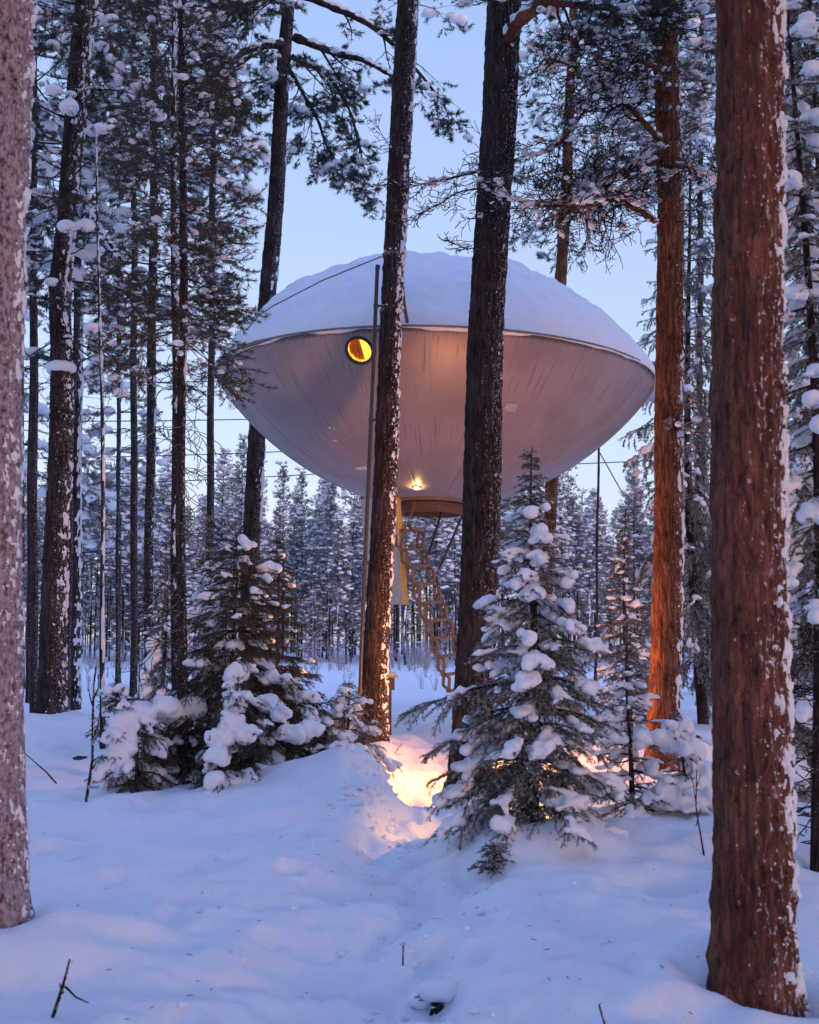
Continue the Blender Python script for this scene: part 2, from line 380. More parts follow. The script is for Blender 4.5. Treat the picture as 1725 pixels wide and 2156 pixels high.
for px, py, s, a in ((600, 1830, .10, -.09), (680, 1755, .09, -.09), (770, 1690, .12, -.11), (840, 1940, .10, -.05), (650, 1760, .09, -.06), (1165, 1945, .05, -.05), (905, 2060, .16, -.06),
                     (470, 1840, .14, -.06), (130, 1830, .05, -.05), (1010, 1850, .13, -.08), (700, 1600, .14, -.12), (1290, 1850, .2, -.05), (5, 1900, .2, -.06)):
    x, y = ground_pt(px, py); PITS.append((x, y, s, s*1.6, .5, a))
x, y = ground_pt(135, 1865); PITS.append((x, y, .035, .26, -.45, -.06))
def gh(x, y):
    x = np.asarray(x, float); y = np.asarray(y, float)
    z = .065*fbm(x*.45, y*.45, 0, 3, 3)*np.clip((y+6)/10, .5, 1.5) + (.045*fbm(x*1.9, y*1.9, 1, 3, 9) + .012*fbm(x*6, y*6, 2, 3, 21))
    # far field rises gently to the forest edge
    z += .62*np.clip((y-30)/45, 0, 1)**1.3 + .9*np.clip((y-75)/150, 0, 1)
    for mx, my, sx, sy, r, h in MOUNDS:
        c, s = math.cos(r), math.sin(r); u = ((x-mx)*c+(y-my)*s)/sx; v = (-(x-mx)*s+(y-my)*c)/sy
        q = u*u+v*v
        z = z + h*np.exp(-.5*q**1.15)
    px = np.interp(y, PATH[:, 1], PATH[:, 0]); w = np.interp(y, [3, 8, 10, 16, 25], [.75, .55, .36, .42, .9])
    amp = np.interp(y, [2, 6, 9, 11, 14, 20, 30], [.09, .10, .15, .22, .22, .10, 0])
    q = np.abs(x-px)/w
    z = z - amp*np.exp(-q**5) + .05*np.exp(-(q/1.1)**4)*fbm(x*3.4, y*2.4, 8, 4, 55) + .022*np.exp(-(q/1.2)**4)*np.exp(-((y-12)/5)**2)*fbm(x*5.5, y*5.5, 4, 3, 33)
    for bx, by, sx, sy, r, h in PITS:
        c, s = math.cos(r), math.sin(r); u = ((x-bx)*c+(y-by)*s)/sx; v = (-(x-bx)*s+(y-by)*c)/sy
        q = u*u+v*v
        z = z + h*np.exp(-.5*q*q) - h*.25*np.exp(-.5*(np.sqrt(q)-2.0)**2/.25)
    for wx, wy, wr in WELLS[1:]:            # hollows melted round the trunks, with a drifted rim
        rr_ = np.hypot(x-wx, y-wy); z = z - .07*np.exp(-((rr_-wr)/.07)**2*(rr_ > wr)) + .05*np.exp(-((rr_-wr-.26)/.13)**2)
    # broken crumbly right flank of the bank beside the path
    k = np.exp(-((x+.36)/.24)**2-((y-11.4)/1.5)**2)
    z = z + .05*k*(1-2*np.abs(fbm(x*5, y*4, 6, 3, 71)))
    return z
def gz(x, y): return float(gh(np.array([x]), np.array([y]))[0])
ys = np.concatenate([np.linspace(-30, 1.5, 14), np.geomspace(1.8, 30, 430), np.geomspace(30.5, 900, 70)])
us = np.linspace(-1, 1, 520); us = .5*us+.5*us**3
X = us[None]*(7+.85*np.maximum(ys, 0))[:, None]; Y = np.repeat(ys[:, None], len(us), 1)
Z = gh(X, Y)
mb = MB(); a, b_ = X.shape; i = np.arange(a-1)[:, None]*b_; j = np.arange(b_-1)[None]
mb.add(np.stack([X, Y, Z], -1).reshape(-1, 3), np.stack([i+j, i+j+1, i+b_+j+1, i+b_+j], -1).reshape(-1, 4))
tag(mb.build('snow_ground', M['ground_snow']), 'deep soft snow covering the forest floor with a trodden path', kind='structure')

# ------------------------------------------------------------------ the flying-saucer tree house
UD = 21.5; UR = 3.99; UZL, UZT = -2.28, 1.97
UC = P(915, 808, UD)
ufo = empty('saucer_tree_house', UC, 'grey flying-saucer tree house with snow on its dome hung between pines', 'tree house')
ufo.rotation_euler = (0, R_(1.6), 0)
UM = Matrix.Translation(UC) @ Matrix.Rotation(R_(1.6), 4, 'Y')
def zlow(r): return UZL*np.clip(1-(np.asarray(r)/UR)**2, 0, 1)**.84
def ztop(r): return UZT*np.clip(1-(np.asarray(r)/UR)**2, 0, 1)**.90
def hull_hit(px, py, low=True):
    """where the sight line of a pixel meets the hull, in the house's own axes"""
    Mi = UM.inverted(); o = Mi @ Vector((0, 0, CAMZ)); q = Mi @ P(px, py, UD); d = (q-o).normalized()
    prev = None
    for k in range(4000):
        t = 15+k*.003; p = o+d*t; r = math.hypot(p.x, p.y)
        if r < UR:
            ins = (p.z > float(zlow(r))) if low else (p.z < float(ztop(r)))
            if ins and p.z < float(ztop(r)) and p.z > float(zlow(r)): break
    e = .01; f = zlow if low else ztop; r = math.hypot(p.x, p.y)
    s = float(f(r+e)-f(r-e))/(2*e); n = Vector((-s*p.x/r, -s*p.y/r, 1)).normalized()
    if low: n = -n
    return p, n
RB = .80                                        # radius of the flat bottom
sv = np.linspace(0, 1, 44); rr = np.sqrt(np.clip(1-(sv**1.6), 0, 1)); rr = rr*UR; rr = rr[rr > RB]; RRC = np.append(rr, RB)
RRF = np.interp(np.linspace(0, len(RRC)-1, 260), np.arange(len(RRC)), RRC)
NP = 14
HOLES = [(hull_hit(757, 738)[0], .205), (hull_hit(1329, 884)[0], .20)]
for k in range(NP):                             # hull skin of radial panels with recessed joints
    a0, a1 = 2*math.pi*k/NP, 2*math.pi*(k+1)/NP
    hl = [(h, q) for h, q in HOLES if (math.atan2(h.y, h.x) % (2*math.pi)) > a0-.06 and (math.atan2(h.y, h.x) % (2*math.pi)) < a1+.06]
    rr = RRF if hl else RRC
    aa = np.concatenate([[a0], np.linspace(a0+.006, a1-.006, 90 if hl else 15), [a1]]); rec = np.zeros(len(aa)); rec[0] = rec[-1] = .007
    r2 = rr[:, None]-rec[None]; z2 = np.repeat(zlow(rr)[:, None], len(aa), 1)+rec[None]
    V = np.stack([r2*np.cos(aa), r2*np.sin(aa), z2], -1).reshape(-1, 3); c = len(aa)
    i = np.arange(len(rr)-1)[:, None]*c; j = np.arange(c-1)[None]
    F = np.stack([i+j, i+c+j, i+c+j+1, i+j+1], -1).reshape(-1, 4)
    for h, q in hl: F = F[np.linalg.norm(V[F].mean(1)-np.array(h), axis=1) > q*1.02]
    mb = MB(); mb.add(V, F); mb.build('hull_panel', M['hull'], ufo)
mb = MB(); lathe(mb, [(UR-.02, -.016), (UR+.01, -.014), (UR+.013, .0), (UR+.004, .02), (UR-.05, .045)], 128); mb.build('rim_band', M['rim_metal'], ufo)
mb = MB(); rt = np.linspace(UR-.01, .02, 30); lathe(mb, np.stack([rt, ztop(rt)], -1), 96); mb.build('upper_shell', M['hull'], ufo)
# snow lying on the dome
na, nr = 260, 64
th = np.linspace(0, 2*math.pi, na, endpoint=False); rho = np.linspace(0, 1, nr)**.75
A, RH = np.meshgrid(th, rho)
def bumpang(a, c, w): d = (a-c+math.pi) % (2*math.pi)-math.pi; return np.exp(-(d/w)**2)
Re = UR*(1.0 - .012*bumpang(A, R_(-130), .30) + .018*bumpang(A, R_(-14), .4)) + .022*fbm(np.cos(A)*5, np.sin(A)*5, 0, 3, 4)
Rr = np.minimum(RH*Re, UR*1.03)
th_ = \
    .30+.12*fbm(Rr*np.cos(A)*.8, Rr*np.sin(A)*.8, 3, 3, 8)
pits = fbm(Rr*np.cos(A)*3.2, Rr*np.sin(A)*3.2, 5, 3, 12)
edge = np.clip(1-RH**16, 0, 1)**.55
Zs = ztop(np.minimum(Rr, UR))+th_*edge*(.55+.45*(1-RH**3)) - (.09*np.clip(pits-.15, 0, 1) - .03*np.clip(-pits, 0, 1))*edge + .028*fbm(Rr*np.cos(A)*7, Rr*np.sin(A)*8, 7, 2, 15)*edge
Zs = Zs + .10*bumpang(A, R_(30), .5)*np.exp(-((Rr-1.9)/.5)**2)
V = np.stack([Rr*np.cos(A), Rr*np.sin(A), Zs], -1)
lip = V[-1].copy(); lipz = lip[:, 2] - .05 - .20*bumpang(th, R_(-10), .22)*(1+.5*np.sin(th*23)) - .07*np.clip(fbm(np.cos(th)*7, np.sin(th)*7, 9, 2, 40), 0, 1)
lip2 = lip.copy(); lip2[:, 2] = lipz; lip2[:, :2] *= 1.006
und = lip.copy(); und[:, :2] *= .93; und[:, 2] = ztop(np.linalg.norm(und[:, :2], axis=1))-.02
V = np.concatenate([V, lip2[None], und[None]]); m_ = V.shape[0]
i = np.arange(m_-1)[:, None]*na; j = np.arange(na)[None]; k = (j+1) % na
mb = MB(); mb.add(V.reshape(-1, 3), np.stack([i+j, i+na+j, i+na+k, i+k], -1).reshape(-1, 4)); mb.build('roof_snow', M['snow'], ufo)

def frame_at(p, n):
    """axes with z along n and x along the horizontal"""
    x = Vector((0, 0, 1)).cross(n).normalized(); y = n.cross(x); return Matrix((x, y, n)).transposed()
def porthole(px, py, rad, curtain):
    p, n = hull_hit(px, py); Rm = frame_at(p, n).to_4x4(); T = Matrix.Translation(p) @ Rm
    def put(mb, name, mat, par=ufo):
        o = mb.build(name, mat, par); o.matrix_local = T if par is ufo else Matrix.Identity(4); return o
    mb = MB(); lathe(mb, [(rad*.93, -.20), (rad*.93, .012), (rad*1.0, .03), (rad*1.1, .03), (rad*1.15, .008), (rad*1.15, -.05)], 48)
    fr = put(mb, 'porthole', M['dark_paint'])
    mb = MB(); lathe(mb, [(rad*.95, -.018), (rad*.6, -.014), (0.001, -.012)], 40); put(mb, 'pane', M['warm_pane'] if not curtain else M['glass'], fr)
    if curtain:
        mb = MB(); lathe(mb, [(0.001, -.30), (rad*.93, -.30), (rad*.93, -.02)], 40); put(mb, 'reveal', M['warm_pane'], fr)
        mb = MB(); n_ = 14; xs = np.linspace(-rad*.95, rad*.12, n_)
        V = []
        for q, x in enumerate(xs):
            wob = .02*math.sin(q*1.9)
            V += [(x, -rad*.95+max(0, (x+rad*.1))*.2, -.10+wob), (x-rad*.35*((x+rad)/rad)*.4, rad*.9, -.10+wob)]
        mb.add(V, [[2*q, 2*q+2, 2*q+3, 2*q+1] for q in range(n_-1)]); put(mb, 'curtain', M['curtain'], fr)
    return fr
g, nt, b = newmat('glass'); b.inputs['Transmission Weight'].default_value = 1; b.inputs['Roughness'].default_value = .02; b.inputs['IOR'].default_value = 1.1; b.inputs['Base Color'].default_value = (1, .95, .85, 1); M['glass'] = g
porthole(757, 738, .205, True); porthole(1329, 884, .20, False)
# small square vent, patches where the paint has gone, a loose coil of string
p, n = hull_hit(1075, 856); T = Matrix.Translation(p+n*.012) @ frame_at(p, n).to_4x4()
mb = MB(); box(mb, (0, 0, 0), (.20, .15, .03)); vt = mb.build('vent', M['vent_paint'], ufo); vt.matrix_local = T
for q in range(4):
    mb = MB(); box(mb, (0, -.045+.03*q, .018), (.15, .012, .008)); mb.build('slat', M['door_panel'], vt)
_r = random.Random(3)
for px, py, s, kx in ((766, 985, .13, 1.7), (694, 900, .05, 1.0), (703, 903, .03, 1.), (706, 927, .04, 1.6)):
    p, n = hull_hit(px, py); mb = MB(); k = 14
    ring = [(s*kx*_r.uniform(.45, 1.)*math.cos(6.283*q/k), s*.55*_r.uniform(.4, 1.)*math.sin(6.283*q/k), 0) for q in range(k)]
    mb.add(ring+[(0, 0, .003)], [[q, (q+1) % k, k] for q in range(k)]); o = mb.build('bare_patch', M['stain'], ufo, False); o.matrix_local = Matrix.Translation(p+n*.006) @ frame_at(p, n).to_4x4()
pts = []
for q in range(40):
    px, py = (505+3*math.sin(q*.4)+q*.1, 790+q*1.0) if q < 30 else (508+5*math.cos(q*.7), 824+5*math.sin(q*.7))
    p, n = hull_hit(px, py); pts.append(p+n*.012)
mb = MB(); tube(mb, pts, .006, 5); mb.build('loose_string', M['pale_wood'], ufo)
# flat bottom, trim ring, polygon hatch collar
mb = MB(); lathe(mb, [(RB, float(zlow(RB))), (.56, float(zlow(RB))-.01)], 64); mb.build('bottom_plate', M['hull'], ufo)
mb = MB(); zb = float(zlow(RB)); lathe(mb, [(RB+.015, zb+.04), (RB+.03, zb), (RB+.02, zb-.035), (RB-.03, zb-.035)], 64); mb.build('bottom_trim', M['ladder_metal'], ufo)
mb = MB(); n6 = 6; ha = [2*math.pi*q/n6-math.pi/2+.20 for q in range(n6)]
prof = [(.60, zb-.02), (.62, zb-.20), (.57, zb-.21), (.54, zb-.02)]
V = [(r*math.cos(a)*1.05, r*math.sin(a), z) for r, z in prof for a in ha]
mb.add(V, [[q*n6+s, q*n6+(s+1) % n6, (q+1)*n6+(s+1) % n6, (q+1)*n6+s] for q in range(3) for s in range(n6)]); hc = mb.build('hatch_collar', M['red_wood'], ufo, False)
# lamp let into the hull near the bottom
p, n = hull_hit(878, 1026); T = Matrix.Translation(p+n*.006) @ frame_at(p, n).to_4x4()
mb = MB(); lathe(mb, [(.075, -.02), (.072, .012), (.058, .014)], 28); lr = mb.build('downlight', M['ladder_metal'], ufo); lr.matrix_local = T
mb = MB(); lathe(mb, [(.058, .010), (.03, .020), (.001, .022)], 24); mb.build('lens', M['lamp_glow'], lr)
ld = bpy.data.lights.new('downlight_light', 'SPOT'); ld.energy = 2.5; ld.color = (1, .55, .18); ld.shadow_soft_size = .05; ld.spot_size = R_(150); ld.spot_blend = .6
lo = link('downlight_light', ld, ufo); lo.matrix_local = Matrix.Translation(p+n*.07) @ Matrix.Rotation(math.pi, 4, 'X')
# lowered hatch door
def ul(px, py, d): return UM.inverted() @ P(px, py, d)
top = P(840, 1047, 20.9); bot = P(857, 1272, 20.75); wdir = Vector((-.80, .60, 0)); ax = (top-bot).normalized()
nrm = wdir.cross(ax).normalized()
def slab(mb, o, w0, w1, t0, t1, h0, h1):
    V = [o+wdir*w+nrm*t+ax*h for w in (w0, w1) for t in (t0, t1) for h in (h0, h1)]
    mb.add([tuple(UM.inverted() @ v) for v in V], [[0, 1, 3, 2], [4, 6, 7, 5], [0, 4, 5, 1], [2, 3, 7, 6], [0, 2, 6, 4], [1, 5, 7, 3]])
H = (top-bot).length
if nrm.y > 0: nrm = -nrm
mb = MB(); slab(mb, bot, .006, .78, -.0, .10, 0, H); dr = mb.build('hatch_door', M['door_panel'], ufo, False)
mb = MB(); slab(mb, bot, -.022, .004, -.012, .112, -.01, H); mb.build('edge_board', M['pale_wood'], dr, False)
mb = MB()
for pa, pb in (((873, 1047, 20.9), (871, 1073, 20.8)), ((871, 1073, 20.8), (851, 1118, 20.8))): bar(mb, ul(*pa), ul(*pb), .045, .02)
mb.build('door_hinge_arm', M['ladder_metal'], ufo, False)
for pa, pb in (((935, 1062, 21.2), (903, 1166, 20.6)), ((974, 1085, 20.7), (925, 1198, 20.3))):
    mb = MB(); tube(mb, [ul(*pa), ul(*pb)], .022, 8); mb.build('hand_rod', M['dark_rod'], ufo)

# folding scissor ladder hanging from the hatch
TR = [(861, 1117), (867, 1157), (880, 1192), (893, 1230), (906, 1268), (919, 1306), (932, 1342), (945, 1380), (957, 1418), (968, 1452)]
ldr = empty('folding_ladder', P(968, 1452, 19.9), 'galvanised scissor ladder unfolded from the hatch of the tree house', 'ladder')
IL = Matrix.Translation(-Vector(ldr.location))
tdir = Vector((.70, .71, 0)); fdir = Vector((.71, -.70, 0)); TW = .26
cen = [P(px, py, 21.0-.12*q) for q, (px, py) in enumerate(TR)]
for q, c in enumerate(cen):
    c = IL @ c; sway = fdir*.0
    mb = MB(); bar(mb, c-tdir*TW+Vector((0, 0, -.02)), c+tdir*TW+Vector((0, 0, .02)), .13, .045); mb.build('tread', M['ladder_metal'], ldr, False)
for s in (-1, 1):
    for q in range(len(cen)-1):
        a_, b2 = IL @ cen[q]+tdir*TW*s, IL @ cen[q+1]+tdir*TW*s; m_ = (a_+b2)/2
        kf = a_+fdir*.13+Vector((0, 0, -.07)); kb = b2-fdir*.13+Vector((0, 0, .07))
        for u, v in ((a_, kf), (kf, b2+Vector((0, 0, .01))), (a_, kb), (kb, b2)):
            mb = MB(); bar(mb, u, v, .05, .03, fdir); mb.build('link_bar', M['ladder_metal'], ldr, False)
mb = MB(); tube(mb, [IL @ (cen[2]+Vector((.02, .05, -.05))), IL @ (cen[4]+Vector((0, 0, -.1))), IL @ (cen[6]+Vector((-.02, .0, 0)))], .016, 6); mb.build('spring', M['ladder_metal'], ldr)
mb = MB(); tube(mb, [IL @ P(858, 1105, 21), IL @ P(875, 1122, 20.9)], .03, 8); mb.build('top_axle', M['ladder_metal'], ldr)
# ------------------------------------------------------------------ growing things
def nrm3(v):
    l = math.sqrt(v[0]*v[0]+v[1]*v[1]+v[2]*v[2]) or 1e-9
    return (v[0]/l, v[1]/l, v[2]/l)
class Veg:
    """twigs (w), needle-bearing shoots (n), needle tufts (t) and snow lumps (b)"""
    def __init__(s): s.w = []; s.n = []; s.t = []; s.b = []
    def wood(s, p, q, r0, r1): s.w.append((*p, *q, r0, r1))
    def shoot(s, p, q): s.n.append((*p, *q))
    def tuft(s, p, d, L): s.t.append((*p, *d, L))
    def lump(s, p, rx, ry, rz, yaw=0): s.b.append((*p, rx, ry, rz, yaw))
def perp(D):
    ref = np.where(np.abs(D[:, 2:3]) < .9, np.array([[0, 0, 1.]]), np.array([[1., 0, 0]]))
    a = np.cross(D, ref); a /= np.linalg.norm(a, axis=1)[:, None]+1e-9
    return a, np.cross(a, D)
def wood_mesh(mb, W, n=4, mat=0):
    W = np.asarray(W, float)
    if len(W) == 0: return
    p, q, r0, r1 = W[:, :3], W[:, 3:6], W[:, 6], W[:, 7]
    D = q-p; D /= np.linalg.norm(D, axis=1)[:, None]+1e-9
    a, b = perp(D); th = np.arange(n)*2*math.pi/n
    off = np.cos(th)[None, :, None]*a[:, None]+np.sin(th)[None, :, None]*b[:, None]
    V = np.concatenate([p[:, None]+off*r0[:, None, None], q[:, None]+off*r1[:, None, None]], 1)
    j = np.arange(n); k = (j+1) % n
    F = np.stack([j, k, n+k, n+j], -1)[None]+(np.arange(len(W))*2*n)[:, None, None]
    mb.add(V.reshape(-1, 3), F.reshape(-1, 4), mat)
def needle_mesh(mb, S, per_m, L, wd, rs, mat=1, spread=.9):
    S = np.asarray(S, float)
    if len(S) == 0: return
    p, q = S[:, :3], S[:, 3:6]; ln = np.linalg.norm(q-p, axis=1)
    cnt = rs.poisson(ln*per_m); idx = np.repeat(np.arange(len(S)), cnt); m = len(idx)
    if m == 0: return
    t = rs.rand(m); c = p[idx]+(q-p)[idx]*t[:, None]
    D = (q-p)[idx]/ln[idx][:, None]; a, b = perp(D); ph = rs.rand(m)*2*math.pi
    rad = np.cos(ph)[:, None]*a+np.sin(ph)[:, None]*b
    d = D*(1-spread*.45)+rad*spread+rs.normal(0, .15, (m, 3)); d /= np.linalg.norm(d, axis=1)[:, None]
    s, _ = perp(d); s2 = s*np.cos(ph*3)[:, None]+np.cross(d, s)*np.sin(ph*3)[:, None]
    l = L*rs.uniform(.7, 1.2, m); V = np.stack([c-s2*wd/2, c+s2*wd/2, c+d*l[:, None]], 1)
    mb.add(V.reshape(-1, 3), np.arange(m*3).reshape(-1, 3), mat)
def tuft_mesh(mb, T, per, wd, rs, mat=1, spread=1.0):
    T = np.asarray(T, float)
    if len(T) == 0: return
    idx = np.repeat(np.arange(len(T)), per); m = len(idx)
    D = T[idx, 3:6]; a, b = perp(D); ph = rs.rand(m)*2*math.pi; sp = rs.uniform(.15, 1.1, m)*spread
    d = D*np.cos(sp)[:, None]+(np.cos(ph)[:, None]*a+np.sin(ph)[:, None]*b)*np.sin(sp)[:, None]
    L = T[idx, 6]*rs.uniform(.6, 1.1, m); c = T[idx, :3]+D*(rs.uniform(-.35, .35, m)*T[idx, 6])[:, None]
    s, _ = perp(d); s2 = s*np.cos(ph*3)[:, None]+np.cross(d, s)*np.sin(ph*3)[:, None]
    V = np.stack([c-s2*wd*.35, c+s2*wd*.35, c+d*(L*.55)[:, None]+s2*wd*.6, c+d*L[:, None]], 1)
    base = np.arange(m)*4
    F = np.concatenate([np.stack([base, base+1, base+2], -1), np.stack([base, base+2, base+3], -1)])
    mb.add(V.reshape(-1, 3), F, mat)

def spruce_branch(v, p0, az, el, L, rs, droop=.5, upturn=.4, r=.009, sp=.055, dens=1., snow=1., ss=1., hang=.25, sub=True, twl=.42, tmx=.82):
    spray = []
    n = max(4, int(L/.09)); st = L/n; p = p0; pts = [p]; a = az
    for i in range(n):
        t = (i+.5)/n; e = el-droop*t+upturn*max(0, t-.55)*2; a += rs.gauss(0, .07)
        d = (math.cos(e)*math.cos(a), math.cos(e)*math.sin(a), math.sin(e))
        q = (p[0]+d[0]*st, p[1]+d[1]*st, p[2]+d[2]*st); rr0 = r*(1-t*.85)
        v.wood(p, q, rr0, r*(1-(i+1)/n*.9))
        if t > .12: v.shoot(p, q)
        pts.append(q); p = q
    nt = max(3, int(L/sp)); side = 1 if rs.random() < .5 else -1
    for k in range(nt):
        t = .10+.88*(k+rs.random()*.6)/nt; f = t*n; i = min(n-1, int(f)); u = f-i
        b = tuple(pts[i][c]*(1-u)+pts[i+1][c]*u for c in range(3))
        side = -side; lt = (twl*L*(1-t)**.6+.045)*rs.uniform(.7, 1.15); lt = min(lt, .55)
        ta = a*0+az+side*rs.uniform(.6, 1.1)*(1-.35*t); te = -rs.uniform(.0, .35)-hang*rs.random()
        m = max(2, int(lt/.07)); s2 = lt/m; pp = b
        for j in range(m):
            te2 = te-hang*j/m*1.3; ta += rs.gauss(0, .1)
            d = (math.cos(te2)*math.cos(ta), math.cos(te2)*math.sin(ta), math.sin(te2))
            q = (pp[0]+d[0]*s2, pp[1]+d[1]*s2, pp[2]+d[2]*s2)
            v.wood(pp, q, .0028, .002); v.shoot(pp, q)
            if sub and lt > .13 and rs.random() < .85:
                for sd in (-1, 1):
                    l3 = lt*.38*(1-j/m)*rs.uniform(.6, 1.1)+.02; a3 = ta+sd*rs.uniform(.6, 1.0); e3 = te2-.2*rs.random()
                    v.shoot(q, (q[0]+l3*math.cos(e3)*math.cos(a3), q[1]+l3*math.cos(e3)*math.sin(a3), q[2]+l3*math.sin(e3)))
            if snow: spray.append((tuple((pp[c]+q[c])/2 for c in range(3)), t, (j+.5)*s2, ta)); spray.append((q, t, (j+1)*s2, ta))
            pp = q
    if snow and L > .16:           # snow loads drape over stretches of the spray: axis and side twigs together
        for i in range(n*2):
            u = (i+.5)/2; k = int(u); f = u-k; k = min(k, n-1)
            spray.append((tuple(pts[k][c]*(1-f)+pts[k+1][c]*f for c in range(3)), (i+.5)/(2*n), 0., az))
        t = rs.uniform(.12, .40)
        while t < tmx:
            if rs.random() < .62*snow:
                th = min(.42, rs.uniform(.07, .19)*(.5+.55*ss)/max(L, .35)*.75); S = rs.uniform(.028, .055)*ss*(1.1-.35*t); S = min(S, .16*L)
                wd = rs.uniform(.07, .16)*ss; cx_ = t+th*.9; rag = rs.uniform(.4, .9)
                for (b, tt, ds, ya) in spray:
                    h = 1-((tt-cx_)/th)**2-(ds/wd)**2+rs.gauss(0, rag*.5)
                    if h > .06 and tt < tmx+.08:
                        h = min(1., h); rz = S*(.24+.58*h**.6)*rs.uniform(.75, 1.2); rx = .023+.42*S*(.5+.7*rs.random())
                        v.lump((b[0]+rs.gauss(0, .008), b[1]+rs.gauss(0, .008), b[2]+rz*.55), rx*1.25, rx, rz, ya)
                t += 2*th*rs.uniform(.8, 1.1)
            t += rs.uniform(.05, .22)
    return pts
def crown_mesh(v, name, mats, rs, per_m=420, nl=.021, nw=.0036, tper=14, tw=.007, sides=4):
    mb = MB(); wood_mesh(mb, v.w, sides, 0); needle_mesh(mb, v.n, per_m, nl, nw, rs, 1); tuft_mesh(mb, v.t, tper, tw, rs, 1)
    return mb.mesh(name, mats, False)

def spruce(name, label, x, y, H, R, seed, z0=.12, whorl=.17, nb=5, r0=.035, needle='needle_spruce', snow=1., ss=1., droop=.55, lo_el=-.25, hi_el=.55,
           prof=.8, sp=.055, per_m=420, nl=.021, nw=.0036, lean=(0, 0), split=True, voxel=.02, bark='bark_grey', hang=.25, group=None, top_snow=True, sub=True, upturn=.4, minL=.12, twl=.42, tmx=.82, base_z=None, extra=()):
    rs = random.Random(seed); nrs = np.random.RandomState(seed)
    zb = gz(x, y) if base_z is None else base_z
    root = empty(name, (x, y, zb), label, 'spruce', group)
    def ax(z): t = z/H; return (lean[0]*t*t+.01*H*math.sin(t*5+seed), lean[1]*t*t+.01*H*math.cos(t*4+seed), z)
    zs = np.linspace(-.25, H, 22); mb = MB(); tube(mb, [ax(max(z, 0))[:2]+(z,) for z in zs], [max(.005, r0*(1-max(z, 0)/H)**.9+.003) for z in zs], 8); mb.build('trunk', M[bark], root)
    allb = []; z = z0; v = Veg(); a0 = rs.random()*6
    jobs = []
    while z < H*.985:
        t = z/H; k = nb if t < .85 else max(3, nb-1)
        for q in range(k):
            L = max(minL*(1-t)+.05, R*(1-t)**prof*rs.uniform(.68, 1.12)); el = lo_el+(hi_el-lo_el)*t**1.2+rs.gauss(0, .1)
            jobs.append((z+rs.uniform(-.04, .04)*whorl*5, a0+q*2*math.pi/k+rs.gauss(0, .22), el, L, t))
        a0 += 1.1; z += whorl*rs.uniform(.8, 1.15)*(1-.45*t)
    jobs += [(e[0], e[1], e[2], e[3], .3) for e in extra]
    for (bz, az, el, L, t) in jobs:
        b = Veg() if split else v
        spruce_branch(b, ax(min(bz, H*.99)), az, el, L, rs, droop*(1-.5*t), upturn, r=.004+.011*min(1, L), sp=sp, snow=snow*(1 if t < .55 else max(.25, 1-1.7*(t-.55))), ss=ss*(1.05-.45*t), hang=hang*(1-.4*t), sub=sub, twl=twl, tmx=tmx)
        if split:
            link('branch', crown_mesh(b, 'branch', [M['bark_twig'], M[needle]], nrs, per_m, nl, nw), root); allb += b.b
    tip = ax(H); v2 = v if not split else Veg()
    v2.wood(ax(H*.93), tip, .006, .003); v2.shoot(ax(H*.9), tip)
    for q in range(4): a = q*1.57; l = .05*H**.5; v2.shoot((tip[0], tip[1], tip[2]-.03), (tip[0]+l*math.cos(a), tip[1]+l*math.sin(a), tip[2]+.02))
    if split: link('leader', crown_mesh(v2, 'leader', [M['bark_twig'], M[needle]], nrs, per_m, nl, nw), root)
    else: link('crown', crown_mesh(v, 'crown', [M['bark_twig'], M[needle]], nrs, per_m, nl, nw), root); allb = v.b
    if allb: tag(snow_from_blobs(allb, 'snow', root, voxel, .020*ss, seed), kind='stuff')
    return root

def grow(v, p, d, L, r, rs, lvl, gn=.25, step=.16, spawn=.6, tuft=.09, lift=0.0, snow=.3, ss=1., ang=(.6, 1.2), shrink=.55, curl=0., dead=False, bare=.3, flat=.5, tevery=1):
    """a gnarled pine limb with side limbs; twigs end in needle tufts unless dead"""
    n = max(3, int(L/step)); st = L/n; spin = rs.choice((-1, 1))
    for i in range(n):
        t = (i+1)/n
        az = spin*curl*st
        d = nrm3((d[0]*math.cos(az)-d[1]*math.sin(az)+rs.gauss(0, gn), d[0]*math.sin(az)+d[1]*math.cos(az)+rs.gauss(0, gn), d[2]+rs.gauss(0, gn*.8)+lift+(curl*st*.7*spin if dead else 0)))
        q = (p[0]+d[0]*st, p[1]+d[1]*st, p[2]+d[2]*st)
        ra, rb = r*(1-.8*(i/n)), r*(1-.8*t); v.wood(p, q, max(ra, .0045 if dead else .003), max(rb, .0034 if dead else .0024))
        if snow and r > .006 and abs(d[2]) < .75 and rs.random() < snow:
            s = (rb*.9+.022)*rs.uniform(.7, 1.5)*ss; v.lump((q[0], q[1], q[2]+rb+s*.25), max(st*.6, s*1.2), s, s*.7, math.atan2(d[1], d[0]))
        if lvl > 0 and t > bare:
            for sd in (-1, 1):
                if rs.random() < spawn:
                    a = rs.uniform(*ang)*sd; h = (d[0]*math.cos(a)-d[1]*math.sin(a), d[0]*math.sin(a)+d[1]*math.cos(a), d[2]*flat+rs.gauss(0, .3))
                    grow(v, q, nrm3(h), L*shrink*(1.15-.6*t)*rs.uniform(.7, 1.2), rb*.6, rs, lvl-1, gn*1.1, step*.75, spawn, tuft, lift, snow*.7, ss, ang, shrink, curl*1.5, dead, .25, flat, tevery)
        if not dead and (lvl == 0 or t > .85) and (i % tevery == 0 or i == n-1) and t > .3:
            v.tuft(q, nrm3((d[0], d[1], d[2]+.15)), tuft*rs.uniform(.8, 1.2))
            if snow and rs.random() < snow*.26:
                s = tuft*rs.uniform(.4, .95)*ss; v.lump((q[0], q[1], q[2]+s*.3), s*1.2, s, s*.65, rs.random()*6)
        p = q
    return p

